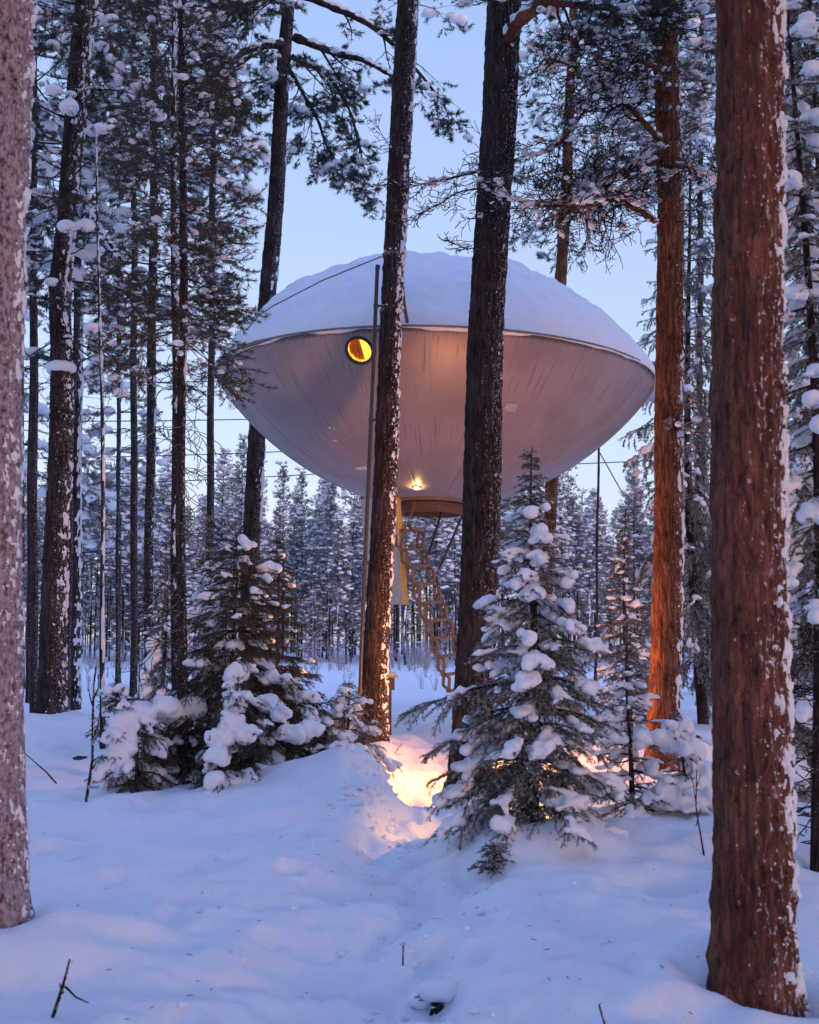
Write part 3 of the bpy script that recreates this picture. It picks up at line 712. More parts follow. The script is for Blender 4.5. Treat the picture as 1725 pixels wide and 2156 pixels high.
def trunk(root, pts, d, seed, bark, top=3.0, res=(.05, 40), amp=.012, snow=None, base=None, sx=1.0, flare=.12, dz=None):
    """pts: (px, py, width px) from the top down, all at distance d; plastered snow comes as a second skin that breaks through the bark"""
    A = []
    for px, py, w in pts:
        q = P(px, py, d); A.append((q.z, q.x, w/2/FPX*d))
    A.sort(); A = np.array(A)
    zg = gz(A[0, 1], d)
    if A[0, 0] > zg: s = (A[1, 1]-A[0, 1])/(A[1, 0]-A[0, 0]); A = np.vstack([[zg-.25, A[0, 1]-s*(A[0, 0]-zg+.25), A[0, 2]*1.02], A])
    elif A[0, 0] > zg-.2: A = np.vstack([[zg-.25, A[0, 1], A[0, 2]], A])
    s = (A[-1, 1]-A[-2, 1])/(A[-1, 0]-A[-2, 0]); A = np.vstack([A, [A[-1, 0]+top, A[-1, 1]+s*top, A[-1, 2]*.72]])
    n = max(8, int((A[-1, 0]-A[0, 0])/res[0])); z = np.linspace(A[0, 0], A[-1, 0], n); k = res[1]
    cx = np.interp(z, A[:, 0], A[:, 1]); cr = np.interp(z, A[:, 0], A[:, 2])
    cx = cx+.012*np.sin(z*1.3+seed); cy = d+.03*np.sin(z*.8+seed*2)
    cr = cr*(1+flare*np.exp(-np.maximum(z-zg, 0)/.22))
    lobe_ph = seed*1.7
    th = np.linspace(0, 2*math.pi, k, endpoint=False); T, Zg = np.meshgrid(th, z)
    C, S = np.cos(T), np.sin(T); rm = cr.mean()
    f1 = 1-2*np.abs(fbm(C*rm*16+seed, S*rm*16, Zg*3.4, 3, seed)); f2 = fbm(C*rm*45, S*rm*45, Zg*13, 2, seed+5)
    lob = .035*fbm(C*1.2, S*1.2, Zg*.9, 2, seed+9)
    R = cr[:, None]*(1+lob)+amp*(f1*.8+f2*.75)
    R = R+cr[:, None]*.20*np.exp(-np.maximum(Zg-zg, 0)/.13)*(.35+.65*np.cos(2.5*T+lobe_ph)**2)      # root flare
    def shell(R): return np.stack([cx[:, None]+R*C, cy[:, None]+R*S, Zg], -1).reshape(-1, 3)
    i = np.arange(n-1)[:, None]*k; j = np.arange(k)[None]; kk = (j+1) % k
    F = np.stack([i+j, i+kk, i+k+kk, i+k+j], -1).reshape(-1, 4)
    o = Matrix.Translation(root.location).inverted(); off = np.array(root.location)
    mb = MB(); mb.add(shell(R)-off, F); tr = mb.build('trunk', M[bark], root)
    if snow:
        amt, phi, thick, sc = snow
        cd = np.cos(T-phi)
        nz = fbm(C*rm*sc*.4+3, S*rm*sc*.4, Zg*sc*.2, 5, seed+31, .72)*.8
        nb_ = fbm(C*1.5+3, S*1.5, Zg*.8, 2, seed+77)
        m_ = cd*1.15+nz*.85+nb_*.35-(1.15-amt)
        tk = thick*np.clip(m_, -1, 1.)**1*1.2; tk = np.where(m_ > 0, thick*(1-np.exp(-m_*3.2))+amp*.9*np.clip(m_*6, 0, 1), -.02)
        keep = (m_ > 0); keep = keep | np.roll(keep, 1, 1) | np.roll(keep, -1, 1); keep[1:] |= keep[:-1]; keep[:-1] |= keep[1:]
        fk = keep.ravel()[F].all(1)
        if fk.any():
            Fs = F[fk]; u, inv = np.unique(Fs, return_inverse=True)
            mb = MB(); mb.add((shell(R+tk)-off)[u], inv.reshape(-1, 4)); tag(mb.build('trunk_snow', M['snow'], root), kind='stuff')
    def at(py=None, zz=None):
        if zz is None: zz = P(0, py, d).z
        return (float(np.interp(zz, z, cx)), d, float(zz)), float(np.interp(zz, z, cr))
    return tr, at, zg
def tree_root(name, label, px, py, d, cat='pine', group=None):
    q = P(px, py, d); return empty(name, (q.x, d, gz(q.x, d)), label, cat, group)
def loc_(p, root): return (p[0]-root.location.x, p[1]-root.location.y, p[2]-root.location.z)
# ------------------------------------------------------------------ far forest beyond the field
GAP_FOREST = 'frosted pines of the forest beyond the field'
def far_tree(seed, H, cb, R, simple=False, snowy=1.):
    rs = random.Random(seed); nrs = np.random.RandomState(seed); v = Veg(); mb = MB()
    lean = rs.gauss(0, .02*H); ax = lambda z: (lean*(z/H)**2, 0, z)
    tube(mb, [ax(H*q/5) for q in range(6)], [.075*(1-q/5.4) for q in range(6)], 5, 0)
    z = H*cb; blobs = []; T = []
    while z < H*.99:
        t = (z/H-cb)/(1-cb); L = R*((1-t)**.75*(.55+.45*min(1, t*4)))+.12
        for q in range(3 if simple else rs.choice((4, 5, 5))):
            a = rs.random()*6.283; l = L*rs.uniform(.6, 1.15); e = .25+.5*t+rs.gauss(0, .15)-.3*(1-t)
            p = ax(z); dr = (math.cos(a)*math.cos(e), math.sin(a)*math.cos(e), math.sin(e))
            e_ = (p[0]+dr[0]*l, p[1]+dr[1]*l, p[2]+dr[2]*l); v.wood(p, e_, .014, .008)
            for k in range(2 if simple else max(2, int(l/.14))):
                u = rs.uniform(.35, 1.05); c = tuple(p[i]+dr[i]*l*u+rs.gauss(0, .10) for i in range(3))
                v.tuft(c, nrm3((dr[0]+rs.gauss(0, .4), dr[1]+rs.gauss(0, .4), dr[2]+.3)), rs.uniform(.16, .28) if not simple else .34*R/1.15)
                if rs.random() < .40*snowy:
                    s = rs.uniform(.06, .19)*(1.2 if rs.random() < .1 else 1); blobs.append((c[0], c[1], c[2]+s*.35, s*1.35, s*1.0, s*.5, rs.random()*3))
        z += rs.uniform(.20, .34)*(1.6 if simple else 1)
    if not simple:
        for k in range(26):     # bare snowy twigs under the crown
            z = rs.uniform(.08, cb+.1)*H; a = rs.random()*6.283; l = rs.uniform(.25, .8); p = ax(z); dz = rs.uniform(-.2, .15)
            v.wood(p, (p[0]+l*math.cos(a), p[1]+l*math.sin(a), z+dz), .011, .006)
            if rs.random() < .6: s = rs.uniform(.03, .08); blobs.append((p[0]+l*.7*math.cos(a), p[1]+l*.7*math.sin(a), z+dz*.7+.02, s*2.2, s, s*.7, a))
        if rs.random() < .8:
            for k in range(6): blobs.append((.07+rs.gauss(0, .02), rs.gauss(0, .03), rs.uniform(.05, .6)*H, .035, .05, rs.uniform(.2, .6), 0))
    wood_mesh(mb, v.w, 3, 0); tuft_mesh(mb, v.t, 7 if not simple else 5, .05 if R < 2 else .16, nrs, 1, 1.2)
    blobs_mesh(mb, blobs, (ICO_V, ICO_F), 2)
    return mb
fm = [M['bark_grey'], M['needle_frost'], M['snow']]
VAR = [far_tree(100+k, h, c, r, False, (1.1, .5, .8, 1.2, .35, .7, 1.1)[k]).mesh('far_pine', fm, True) for k, (h, c, r) in enumerate(((10.5, .42, 1.0), (11.6, .5, .95), (9.4, .36, 1.05), (12.4, .48, 1.1), (8.2, .25, 1.0), (10.9, .55, .85), (6.6, .12, 1.1)))]
rs = random.Random(11); k = 0
for row, (dy, n) in enumerate(((66, 34), (69, 46), (72.5, 48), (76, 50), (80, 52), (84.5, 52))):
    for q in range(n):
        w = dy*.343+7; x = -w+2*w*(q+rs.uniform(.0, 1.0))/n; y = dy+rs.uniform(-1.8, 1.8)
        o = link('forest_pine', rs.choice(VAR)); s = rs.uniform(.78, 1.12)
        o.location = (x, y, gz(x, y)-.05); o.scale = (s*rs.uniform(.9, 1.15), s*rs.uniform(.9, 1.15), s); o.rotation_euler = (0, 0, rs.random()*6.283)
        tag(o, 'slender snow-frosted pine in the distant forest wall behind the open snow field', 'pine', GAP_FOREST); k += 1
mb = MB(); sv_ = [far_tree(300+k, 11.5, .35, 1.15, True) for k in range(4)]
for q in range(330):
    y = 88+60*rs.random()**1.3; w = y*.36+8; x = rs.uniform(-w, w); z = gz(x, y); s = rs.uniform(.85, 1.2); m_ = rs.choice(sv_); a = rs.random()*6.28; c_, s_ = math.cos(a), math.sin(a)
    off = 0
    for V, (F, mt) in zip(m_.v, m_.f):
        W = np.stack([(V[:, 0]*c_-V[:, 1]*s_)*s+x, (V[:, 0]*s_+V[:, 1]*c_)*s+y, V[:, 2]*s+z], -1); mb.add(W, F-F.min(), mt)
tag(mb.build('far_forest', fm), 'dense mass of frosted forest behind the first rows of pines', kind='stuff')
# frosted willow scrub and grass stems along the forest edge
v = Veg(); rs = random.Random(21)
def scrub(x, y, h, n):
    z = gz(x, y)
    for q in range(n):
        a = rs.random()*6.28; sp = rs.uniform(.05, .4)*h; p = (x+rs.gauss(0, .05), y+rs.gauss(0, .05), z-.02); m_ = (p[0]+sp*.4*math.cos(a), p[1]+sp*.4*math.sin(a), z+h*.55*rs.uniform(.7, 1.1)); e = (p[0]+sp*math.cos(a), p[1]+sp*math.sin(a), z+h*rs.uniform(.6, 1.1))
        v.wood(p, m_, .011, .008); v.wood(m_, e, .008, .004)
        for k in range(3):
            u = rs.random(); b = tuple(m_[i]*(1-u)+e[i]*u for i in range(3)); aa = rs.random()*6.28; l = .22*h*rs.uniform(.5, 1.2); v.wood(b, (b[0]+l*.6*math.cos(aa), b[1]+l*.6*math.sin(aa), b[2]+l*.8), .006, .004)
for q in range(330):
    y = rs.uniform(55, 66); w = y*.36+3; scrub(rs.uniform(-w, w), y, rs.uniform(.5, 1.5), 7)
for q in range(70):
    y = rs.uniform(36, 58); w = y*.36; scrub(rs.uniform(-w, w), y, rs.uniform(.3, .8), 5)
mb = MB(); wood_mesh(mb, v.w, 3); mat_plain('frost_twig', (.36, .34, .38), .8, 0, .3, 6)
tag(mb.build('frosted_scrub', M['frost_twig']), 'frosted willow scrub and dry stems along the forest edge', kind='stuff')

# ------------------------------------------------------------------ pine trunks
def near(name, label, pts, d, seed, bark, cat='pine', **kw):
    root = tree_root(name, label, pts[-1][0], pts[-1][1], d, cat)
    tr, at, zg = trunk(root, pts, d, seed, bark, **kw); return root, at
t1, a1 = near('pine_tree', 'pale frost-coated pine trunk cut by the left edge of the photo', [(-2, 0, 140), (-21, 800, 142), (-27, 1300, 142), (-36, 1985, 146)], 6.0, 1, 'bark_plum', res=(.015, 150), amp=.010, snow=(-.34, .05, .006, 95))
t11, a11 = near('pine_tree', 'thick red-brown pine trunk nearest the camera, snow down its right side', [(1576, 0, 137), (1578, 700, 145), (1579, 1200, 146), (1580, 1750, 152), (1577, 2060, 160)], 5.3, 2, 'bark_red', res=(.013, 170), amp=.012, snow=(-.03, -.16, .006, 85))
t7, a7 = near('pine_tree', 'leaning pine right in front of the saucer beside the thin metal pole', [(861, 0, 46), (838, 350, 46), (824, 700, 44), (808, 1050, 48), (792, 1400, 51), (788, 1545, 54)], 17.0, 3, 'bark_grey', res=(.022, 90), amp=.012, snow=(-.16, -.18, .010, 60))
t8, a8 = near('pine_tree', 'thick dark pine in front of the saucer, behind the snowy middle spruce', [(1064, 0, 73), (1042, 360, 74), (1024, 722, 75), (1012, 1050, 77), (1002, 1397, 80), (994, 1600, 86)], 14.0, 4, 'bark_grey', res=(.025, 90), amp=.014, snow=(-.62, -.3, .008, 50))
t10, a10 = near('pine_tree', 'orange-lit pine right of the saucer with a crooked snowy limb', [(1400, 0, 50), (1408, 340, 53), (1414, 722, 57), (1408, 1050, 58), (1399, 1397, 60), (1394, 1620, 66)], 14.6, 5, 'bark_orange', res=(.025, 80), amp=.012, snow=(-.18, .05, .014, 45))
t6, a6 = near('pine_tree', 'dark pine rising behind the left end of the saucer', [(607, 0, 26), (585, 350, 34), (562, 653, 36), (540, 925, 36), (528, 1201, 36), (520, 1430, 38)], 25.5, 6, 'bark_grey', res=(.07, 36), amp=.012, snow=(-.3, -.1, .015, 14))
t9, a9 = near('pine_tree', 'slim orange pine trunk behind the right half of the saucer', [(1209, 0, 18), (1195, 352, 22), (1179, 603, 25), (1161, 1001, 26), (1153, 1277, 26), (1148, 1440, 27)], 26, 7, 'bark_orange', res=(.07, 32), amp=.010, snow=(-.4, -.1, .012, 14))
t2, a2 = near('pine_tree', 'tall pine at far left with a snow cap on a knot halfway up', [(182, 0, 46), (160, 235, 44), (140, 470, 40), (127, 600, 44), (129, 770, 44), (124, 1000, 48), (112, 1400, 54), (109, 1490, 58)], 20.0, 8, 'bark_grey', res=(.03, 70), amp=.014, snow=(-.16, -.2, .014, 45))
t2c, a2c = near('pine_tree', 'thin dark trunk tucked against the tall left pine', [(170, 400, 12), (160, 700, 13), (147, 1000, 13), (142, 1475, 14)], 27, 9, 'bark_grey', res=(.1, 20), amp=.006, snow=None)
t2d, a2d = near('pine_tree', 'pale trunk whitened with snow right of the tall left pine', [(168, 300, 15), (164, 700, 18), (162, 1000, 20), (159, 1475, 23)], 28, 10, 'bark_grey', res=(.09, 28), amp=.008, snow=(.25, -.4, .015, 40))
t4, a4 = near('pine_tree', 'thin trunk behind the twin stems on the left, snow on its right side', [(326, 0, 14), (321, 650, 18), (317, 1000, 19), (312, 1227, 19), (313, 1480, 20)], 26, 12, 'bark_grey', res=(.08, 28), amp=.008, snow=(-.15, -.1, .012, 40))
t5, a5 = near('pine_tree', 'thin dark young pine standing in the left snowy bushes', [(384, 0, 13), (384, 300, 15), (386, 700, 18), (381, 1200, 20), (382, 1640, 23)], 12.6, 13, 'bark_grey', res=(.04, 24), amp=.005, snow=(-.45, -.3, .008, 18))
t5b, a5b = near('pine_tree', 'second thin young pine close behind the dark one, snow specks on its stem', [(366, 0, 9), (366, 640, 14), (371, 1000, 16), (371, 1480, 18)], 14.5, 14, 'bark_grey', res=(.05, 22), amp=.005, snow=(.05, -.7, .010, 18))
# distant trunks between
for px, py0, py1, w, d, lab in ((1255, 930, 1420, 7, 40, 'thin bare pole-like pine right of the saucer in the forest gap'), (1473, 1150, 1500, 12, 30, 'slim trunk seen between the orange pine and the big right trunk'), (1490, 1150, 1520, 13, 27, 'slim trunk just left of the big right trunk'),
                                (60, 700, 1470, 12, 30, 'thin trunk between the left edge trunk and the tall left pine'), (245, 760, 1480, 8, 33, 'spindly trunk beyond the bank on the left')):
    near('pine_tree', lab, [(px+6, py0, w*.7), (px, py1, w)], d, int(px), 'bark_grey', res=(.12, 14), amp=.004, snow=None, top=4.0)

# ------------------------------------------------------------------ pine crowns and limbs
def put_veg(v, name, root, needle, seed, tper=14, tw=.007, voxel=.03, snowname='snow', push=.01, sub=None):
    """v is in world axes"""
    o_ = np.array(root.location); nrs = np.random.RandomState(seed)
    mb = MB(); wood_mesh(mb, [(*(np.array(w[:3])-o_), *(np.array(w[3:6])-o_), w[6], w[7]) for w in v.w], 5 if len(v.w) < 4000 else 4, 0)
    if v.t: T = np.array(v.t); T[:, :3] -= o_; tuft_mesh(mb, T, tper, tw, nrs, 1)
    ob = link(name, mb.mesh(name, [M['bark_twig'], M[needle]], False), root)
    if v.b:
        B = np.array(v.b); B[:, :3] -= o_; tag(snow_from_blobs(B, snowname, root if sub is None else ob, voxel, push, seed), kind='stuff')
    return ob
def pine_crown(root, at, y0, y1, d, seed, L0, L1, gap, nlimb, needle='needle_pine', snow=.4, ss=1., tuft=.10, tper=14, tw=.008, lvl=2, r=.018, voxel=.035, el=(-.2, .35), spawn=.55, step=.17, sides=None, bare=.3):
    rs = random.Random(seed); v = Veg(); py = y0
    while py < y1:
        t = (py-y0)/(y1-y0); base, rad = at(py)
        for q in range(nlimb):
            a = rs.random()*6.283
            if sides is not None: a = rs.choice(sides)+rs.gauss(0, .7)
            e = el[1]+(el[0]-el[1])*t+rs.gauss(0, .15); L = (L0+(L1-L0)*t)*rs.uniform(.6, 1.15)
            grow(v, (base[0]+rad*.7*math.cos(a), base[1]+rad*.7*math.sin(a), base[2]+rs.gauss(0, .05)), nrm3((math.cos(a)*math.cos(e), math.sin(a)*math.cos(e), math.sin(e))), L, r*rs.uniform(.7, 1.1), rs, lvl, .16, step, spawn, tuft, -.015, snow, ss, bare=bare)
        py += gap*rs.uniform(.8, 1.2)
    return put_veg(v, 'crown', root, needle, seed, tper, tw, voxel)
# the thin young pine: sparse whorls with star-shaped tufts, curled dead twigs below
pine_crown(t5, a5, -80, 760, 12.6, 41, .70, .82, 34, 5, needle='needle_brown', snow=.16, ss=.95, tuft=.068, tper=18, tw=.006, lvl=1, r=.008, voxel=.02, spawn=.75, step=.09)
pine_crown(t5b, a5b, -60, 700, 14.5, 42, .75, .85, 42, 4, needle='needle_brown', snow=.2, ss=.85, tuft=.08, tper=18, tw=.0065, lvl=1, r=.008, voxel=.022, spawn=.6, step=.11)
def dead_twigs(root, at, y0, y1, gap, n, L, seed, curl=3.0, r=.005, lvl=1, snow=.1, ss=.7, name='dead_twigs', gn=.16, voxel=.016):
    rs = random.Random(seed); v = Veg(); py = y0
    while py < y1:
        base, rad = at(py)
        for q in range(n):
            a = rs.random()*6.283; e = rs.uniform(-.5, .3)
            grow(v, (base[0]+rad*.8*math.cos(a), base[1]+rad*.8*math.sin(a), base[2]), nrm3((math.cos(a)*math.cos(e), math.sin(a)*math.cos(e), math.sin(e))), L*rs.uniform(.5, 1.2), r, rs, lvl, gn, .055, .28, .05, .0, snow, ss, curl=curl*rs.uniform(.4, 1.3), dead=True)
        py += gap*rs.uniform(.7, 1.3)
    return tag(put_veg(v, name, root, 'needle_dead', seed, voxel=voxel, snowname='twig_snow'), kind='stuff')
dead_twigs(t5, a5, 780, 1420, 46, 4, .62, 51)
dead_twigs(t5b, a5b, 860, 1400, 60, 3, .6, 52)
pine_crown(t2, a2, -260, 720, 20, 43, 1.5, 1.35, 54, 4, 'needle_pine', .4, 1.35, .13, 16, .012, 2, .02, .045)
pine_crown(t4, a4, -200, 720, 26, 44, 1.6, 1.5, 56, 4, 'needle_pine', .4, 1.3, .15, 15, .016, 2, .022, .055, step=.22)
pine_crown(t2d, a2d, -200, 620, 28, 45, 2.0, 1.5, 80, 3, 'needle_frost', .6, 1.5, .14, 12, .015, 2, .024, .06, step=.24)
dead_twigs(t2d, a2d, 620, 1300, 50, 3, .9, 53, 1.2, .008)
# background pines whose crowns fill the upper corners
def back_pine(label, px, d, y0, y1, w, seed, L0, L1, gap=80, n=3, needle='needle_frost', snow=.5, ss=1.6, lean=0, tuft=.18, tw=.02, step=.26, lvl=2):
    root, at = near('pine_tree', label, [(px+lean, 0, w*.7), (px, 1460, w)], d, seed, 'bark_grey', res=(.12, 16), amp=.006, snow=None)
    pine_crown(root, at, y0, y1, d, seed, L0, L1, gap*.86, n, needle, snow, ss, tuft, 14, tw, lvl, .024, .065, step=step); return root, at
back_pine('snow-laden pine in the upper left just right of the edge trunk', 72, 25, -200, 640, 16, 61, 1.9, 1.6, 62, ss=1.7, snow=.75)
back_pine('bushy dark pine filling the gap left of the twin stems', 282, 31, -150, 480, 16, 62, 1.9, 1.6, 70, 3, 'needle_pine')
back_pine('pine with a ragged dark crown behind the twin stems', 440, 34, -150, 420, 17, 63, 2.4, 1.6, 66, 3, 'needle_pine', lean=10)
back_pine('lower frosted pine near the left edge under the big crowns', 45, 40, 480, 1020, 12, 64, 2.0, 2.6, 50, 4, ss=1.6)
back_pine('frosted pine low between the thin stems on the left', 250, 42, 700, 1150, 10, 65, .9, 1.5, 44, 4)
back_pine('pine crown high behind the orange pine', 1402, 33, -200, 330, 17, 66, 2.2, 1.8, 64, 4, 'needle_pine')
back_pine('frosted pine right of the orange pine, high up', 1470, 34, -200, 420, 15, 67, 1.7, 1.4, 64, 4, lean=8)
back_pine('dark pine filling the top right corner beyond the big trunk', 1700, 22, -250, 500, 17, 68, 1.5, 1.4, 70, 4, 'needle_pine', .5, 1.4, tuft=.12, tw=.012, step=.2)
back_pine('pine rising out of the frame behind the leaning pine', 790, 42, -350, 40, 16, 69, 2.6, 1.6, 60, 4, 'needle_pine', lean=76)
pine_crown(t9, a9, -220, 430, 26, 46, 1.7, 1.5, 70, 3, 'needle_pine', .4, 1.2, .13, 14, .013, 2, .024, .05, step=.22)
# big limbs drawn as they grow, each with its own twigs
def limb(root, pts, r0, r1, seed, needle='needle_pine', lvl=1, L=.9, spawn=.5, tuft=.12, tper=14, tw=.012, snow=.5, ss=1.2, dead=False, curl=0, down=0., gn=.18, bark='bark_grey', every=1, step=.15, voxel=.035, load=1.0):
    W = [P(*p) for p in pts]; rs = random.Random(seed); n = len(W)
    # refine into a smooth curve
    C = []
    for i in range(n-1):
        p0, p1, p2, p3 = W[max(i-1, 0)], W[i], W[i+1], W[min(i+2, n-1)]
        for k in range(6):
            t = k/6; C.append(.5*((2*p1)+(p2-p0)*t+(2*p0-5*p1+4*p2-p3)*t*t+(3*p1-p0-3*p2+p3)*t**3))
    C.append(W[-1]); m_ = len(C); rad = np.linspace(r0, r1, m_)*(1+.12*np.array([rs.gauss(0, 1) for _ in C]))
    o_ = root.location; mb = MB(); tube(mb, [c-o_ for c in C], rad, 9); lo_ = mb.build('limb', M[bark], root)
    v = Veg(); wt = root.location
    for i in range(1, m_):
        t = i/m_; c = C[i]; d = (C[i]-C[i-1]).normalized()
        if load and abs(d.z) < .85 and rs.random() < .85*load:
            s = rad[i]*rs.uniform(.85, 1.35)+.012; v.lump((c.x, c.y, c.z+rad[i]*.75), (C[i]-C[i-1]).length*.85, s, s*.75, math.atan2(d.y, d.x))
        if i % every == 0 and t > .15:
            for sd in (-1, 1):
                if rs.random() < spawn:
                    a = rs.uniform(.5, 1.3)*sd; h = nrm3((d.x*math.cos(a)-d.y*math.sin(a), d.x*math.sin(a)+d.y*math.cos(a), d.z*.4-down*rs.uniform(.3, 1.2)+rs.gauss(0, .25)))
                    grow(v, tuple(c), h, L*rs.uniform(.6, 1.2)*(1.1-.4*t), rad[i]*.45, rs, lvl, gn, step, .55, tuft, -.05*down, snow*.6, ss, curl=curl, dead=dead, bare=.2)
    if not dead: grow(v, tuple(C[-1]), nrm3(tuple(C[-1]-C[-2])), L*.7, r1*.9, rs, 1, gn, step, .6, tuft, -.04*down, snow*.5, ss)
    # twigs and snow ride on the limb as its sub-parts
    tg = put_veg(v, 'twigs', root, needle, seed, tper, tw, voxel, 'limb_snow'); tag(tg, kind='stuff')
    tg.parent = lo_
    return lo_
L6 = dict(needle='needle_pine', L=1.15, lvl=2, spawn=.42, tuft=.12, tw=.012, snow=.35, down=.55, step=.2)
limb(t6, [(598, 92, 25.4), (540, 100, 25), (482, 125, 24.6), (430, 152, 24.4)], .085, .04, 71, **L6)
limb(t6, [(588, 168, 25.4), (545, 196, 25.1), (505, 212, 24.8)], .07, .03, 72, **L6)
limb(t6, [(620, 78, 25.4), (703, 110, 25.2), (764, 126, 25), (826, 160, 24.8)], .10, .04, 73, **L6)
limb(t6, [(616, 120, 25.4), (648, 136, 25.2), (690, 158, 25), (735, 230, 24.8), (760, 320, 24.6)], .07, .025, 74, **L6)
limb(t6, [(612, 150, 25.4), (640, 200, 26), (668, 250, 26.2), (700, 330, 26.3), (760, 385, 26.3)], .05, .015, 75, **L6)
limb(t6, [(612, -20, 25.4), (690, 10, 25.4), (790, 60, 25.6), (880, 150, 26), (935, 220, 26)], .10, .02, 76, **L6)
limb(t6, [(606, 10, 25.4), (560, -5, 25), (500, 20, 25)], .07, .03, 77, **L6)
limb(t8, [(1056, 112, 14.0), (1070, 84, 13.85), (1090, 48, 13.7), (1139, 8, 13.6), (1200, -30, 13.6)], .085, .07, 81, bark='bark_red', lvl=2, L=.8, spawn=.15, tuft=.085, tw=.008, step=.12, load=.7)
limb(t8, [(1139, 2, 13.6), (1209, 10, 13.8), (1290, 18, 14), (1365, 30, 14.2)], .05, .03, 82, bark='bark_red', lvl=2, L=.8, spawn=.6, down=.5, tuft=.08, tw=.008, step=.12, curl=.8)
DT = dict(needle='needle_dead', bark='bark_orange', dead=True, lvl=2, L=.75, spawn=.8, curl=2.2, step=.075, gn=.22, snow=.6, ss=1.25, voxel=.022)
limb(t10, [(1386, 338, 14.5), (1329, 358, 14.2), (1279, 383, 14.0), (1245, 403, 13.8), (1228, 430, 13.7), (1189, 434, 13.6), (1117, 428, 13.4), (1050, 410, 13.3)], .05, .018, 83, load=1.6, **DT)
limb(t10, [(1381, 466, 14.5), (1318, 425, 14.4), (1295, 419, 14.3), (1240, 432, 13.8), (1180, 437, 13.9)], .045, .03, 84, load=1.3, **{**DT, 'spawn': .35})
limb(t10, [(1395, 300, 14.4), (1300, 200, 14.0), (1230, 150, 13.8), (1150, 120, 13.5)], .035, .012, 85, load=.8, **{**DT, 'L': .75})
limb(t10, [(1395, 150, 14.5), (1330, 130, 14.2), (1250, 210, 13.9), (1180, 300, 13.6), (1120, 330, 13.4)], .035, .01, 86, load=.8, **{**DT, 'L': .7})
limb(t10, [(1420, 345, 14.5), (1450, 350, 14.2), (1490, 365, 13.8), (1530, 400, 13.4)], .03, .015, 87, load=1.2, **{**DT, 'L': .5})
limb(t8, [(1020, 358, 13.8), (960, 372, 13.5), (910, 382, 13.3), (860, 395, 13.2)], .016, .006, 88, load=1.0, **{**DT, 'L': .38, 'bark': 'bark_grey', 'lvl': 1})
limb(t8, [(1018, 395, 13.8), (965, 405, 13.5), (925, 430, 13.3), (880, 450, 13.2)], .012, .004, 89, load=.7, **{**DT, 'L': .35, 'bark': 'bark_grey', 'lvl': 1})
limb(t8, [(1010, 525, 13.8), (975, 520, 13.6), (945, 508, 13.5)], .008, .003, 90, load=.4, **{**DT, 'L': .2, 'bark': 'bark_grey', 'lvl': 1})
limb(t7, [(838, 385, 16.8), (800, 390, 16.6), (760, 395, 16.5)], .012, .004, 91, load=.5, **{**DT, 'L': .3, 'bark': 'bark_grey', 'lvl': 1})
limb(t7, [(840, 320, 16.8), (815, 300, 16.6), (790, 255, 16.5)], .010, .003, 92, load=.3, **{**DT, 'L': .25, 'bark': 'bark_grey', 'lvl': 1})
limb(t2, [(147, 402, 19.8), (180, 430, 19.5), (215, 490, 19.2), (262, 555, 19)], .045, .02, 93, load=1., dead=True, lvl=1, L=.5, spawn=.3, curl=1., needle='needle_dead', bark='bark_grey')
limb(t10, [(1420, 905, 14.4), (1455, 890, 14.3), (1490, 860, 14.2)], .012, .006, 94, load=2.0, needle='needle_spruce', lvl=1, L=.4, spawn=.6, down=.8, tuft=.06, tw=.007, bark='bark_grey', step=.08, voxel=.025)
dead_twigs(t10, a10, 60, 480, 60, 3, .6, 95, 2., .008, 2, .3, 1.0)
dead_twigs(t8, a8, 280, 560, 60, 2, .4, 96, 2., .005, 1, .3, .8)
pine_crown(t10, a10, -220, 330, 14.6, 98, 1.1, .95, 44, 4, 'needle_dead', .5, 1.0, .07, 12, .006, 2, .012, .025, step=.12, spawn=.5)
# thin half-dead stem with curled twigs
t3, a3 = near('dead_sapling', 'very thin stem with curled bare twigs left of the twin pines', [(206, 420, 4), (210, 560, 5), (213, 900, 8), (216, 1200, 9), (217, 1510, 11)], 15.5, 15, 'bark_grey', cat='sapling', res=(.06, 12), amp=.003, snow=(.5, -.5, .006, 20), top=1.0)
dead_twigs(t3, a3, 560, 1350, 34, 3, .34, 97, 5., .0035, 1, .25, .7)
# collar of snow on the knot of the tall left pine
b_, r_ = a2(778); B = [(b_[0]-t2.location.x+.17*math.cos(q)*k, b_[1]-t2.location.y+.17*math.sin(q)*k, b_[2]-t2.location.z+.10-.07*k, .10, .10, .09, q) for q in np.arange(0, 6.28, .6) for k in (.5, 1.0)]
snow_from_blobs(B, 'snow_cap', t2, .025, .01, 2)

# the forest goes on around and behind the camera and shades the clearing
mb = MB(); sv_ = [far_tree(400+k, 17, .42, 2.3, True) for k in range(3)]; rs = random.Random(77); q = 0
while q < 78:
    y = rs.uniform(-26, 15); x = rs.uniform(-24, 24)
    if abs(x) < .40*y+3.2 or (y < 0 and math.hypot(x, y) < 3.0): continue
    q += 1; z = gz(x, y); s = rs.uniform(.85, 1.15); m_ = rs.choice(sv_); a = rs.random()*6.28; c_, s_ = math.cos(a), math.sin(a)
    for V, (F, mt) in zip(m_.v, m_.f):
        mb.add(np.stack([(V[:, 0]*c_-V[:, 1]*s_)*s*1.5+x, (V[:, 0]*s_+V[:, 1]*c_)*s*1.5+y, V[:, 2]*s+z], -1), F-F.min(), mt)
tag(mb.build('surrounding_forest', fm), 'dense pine forest going on around and behind the clearing', kind='stuff')
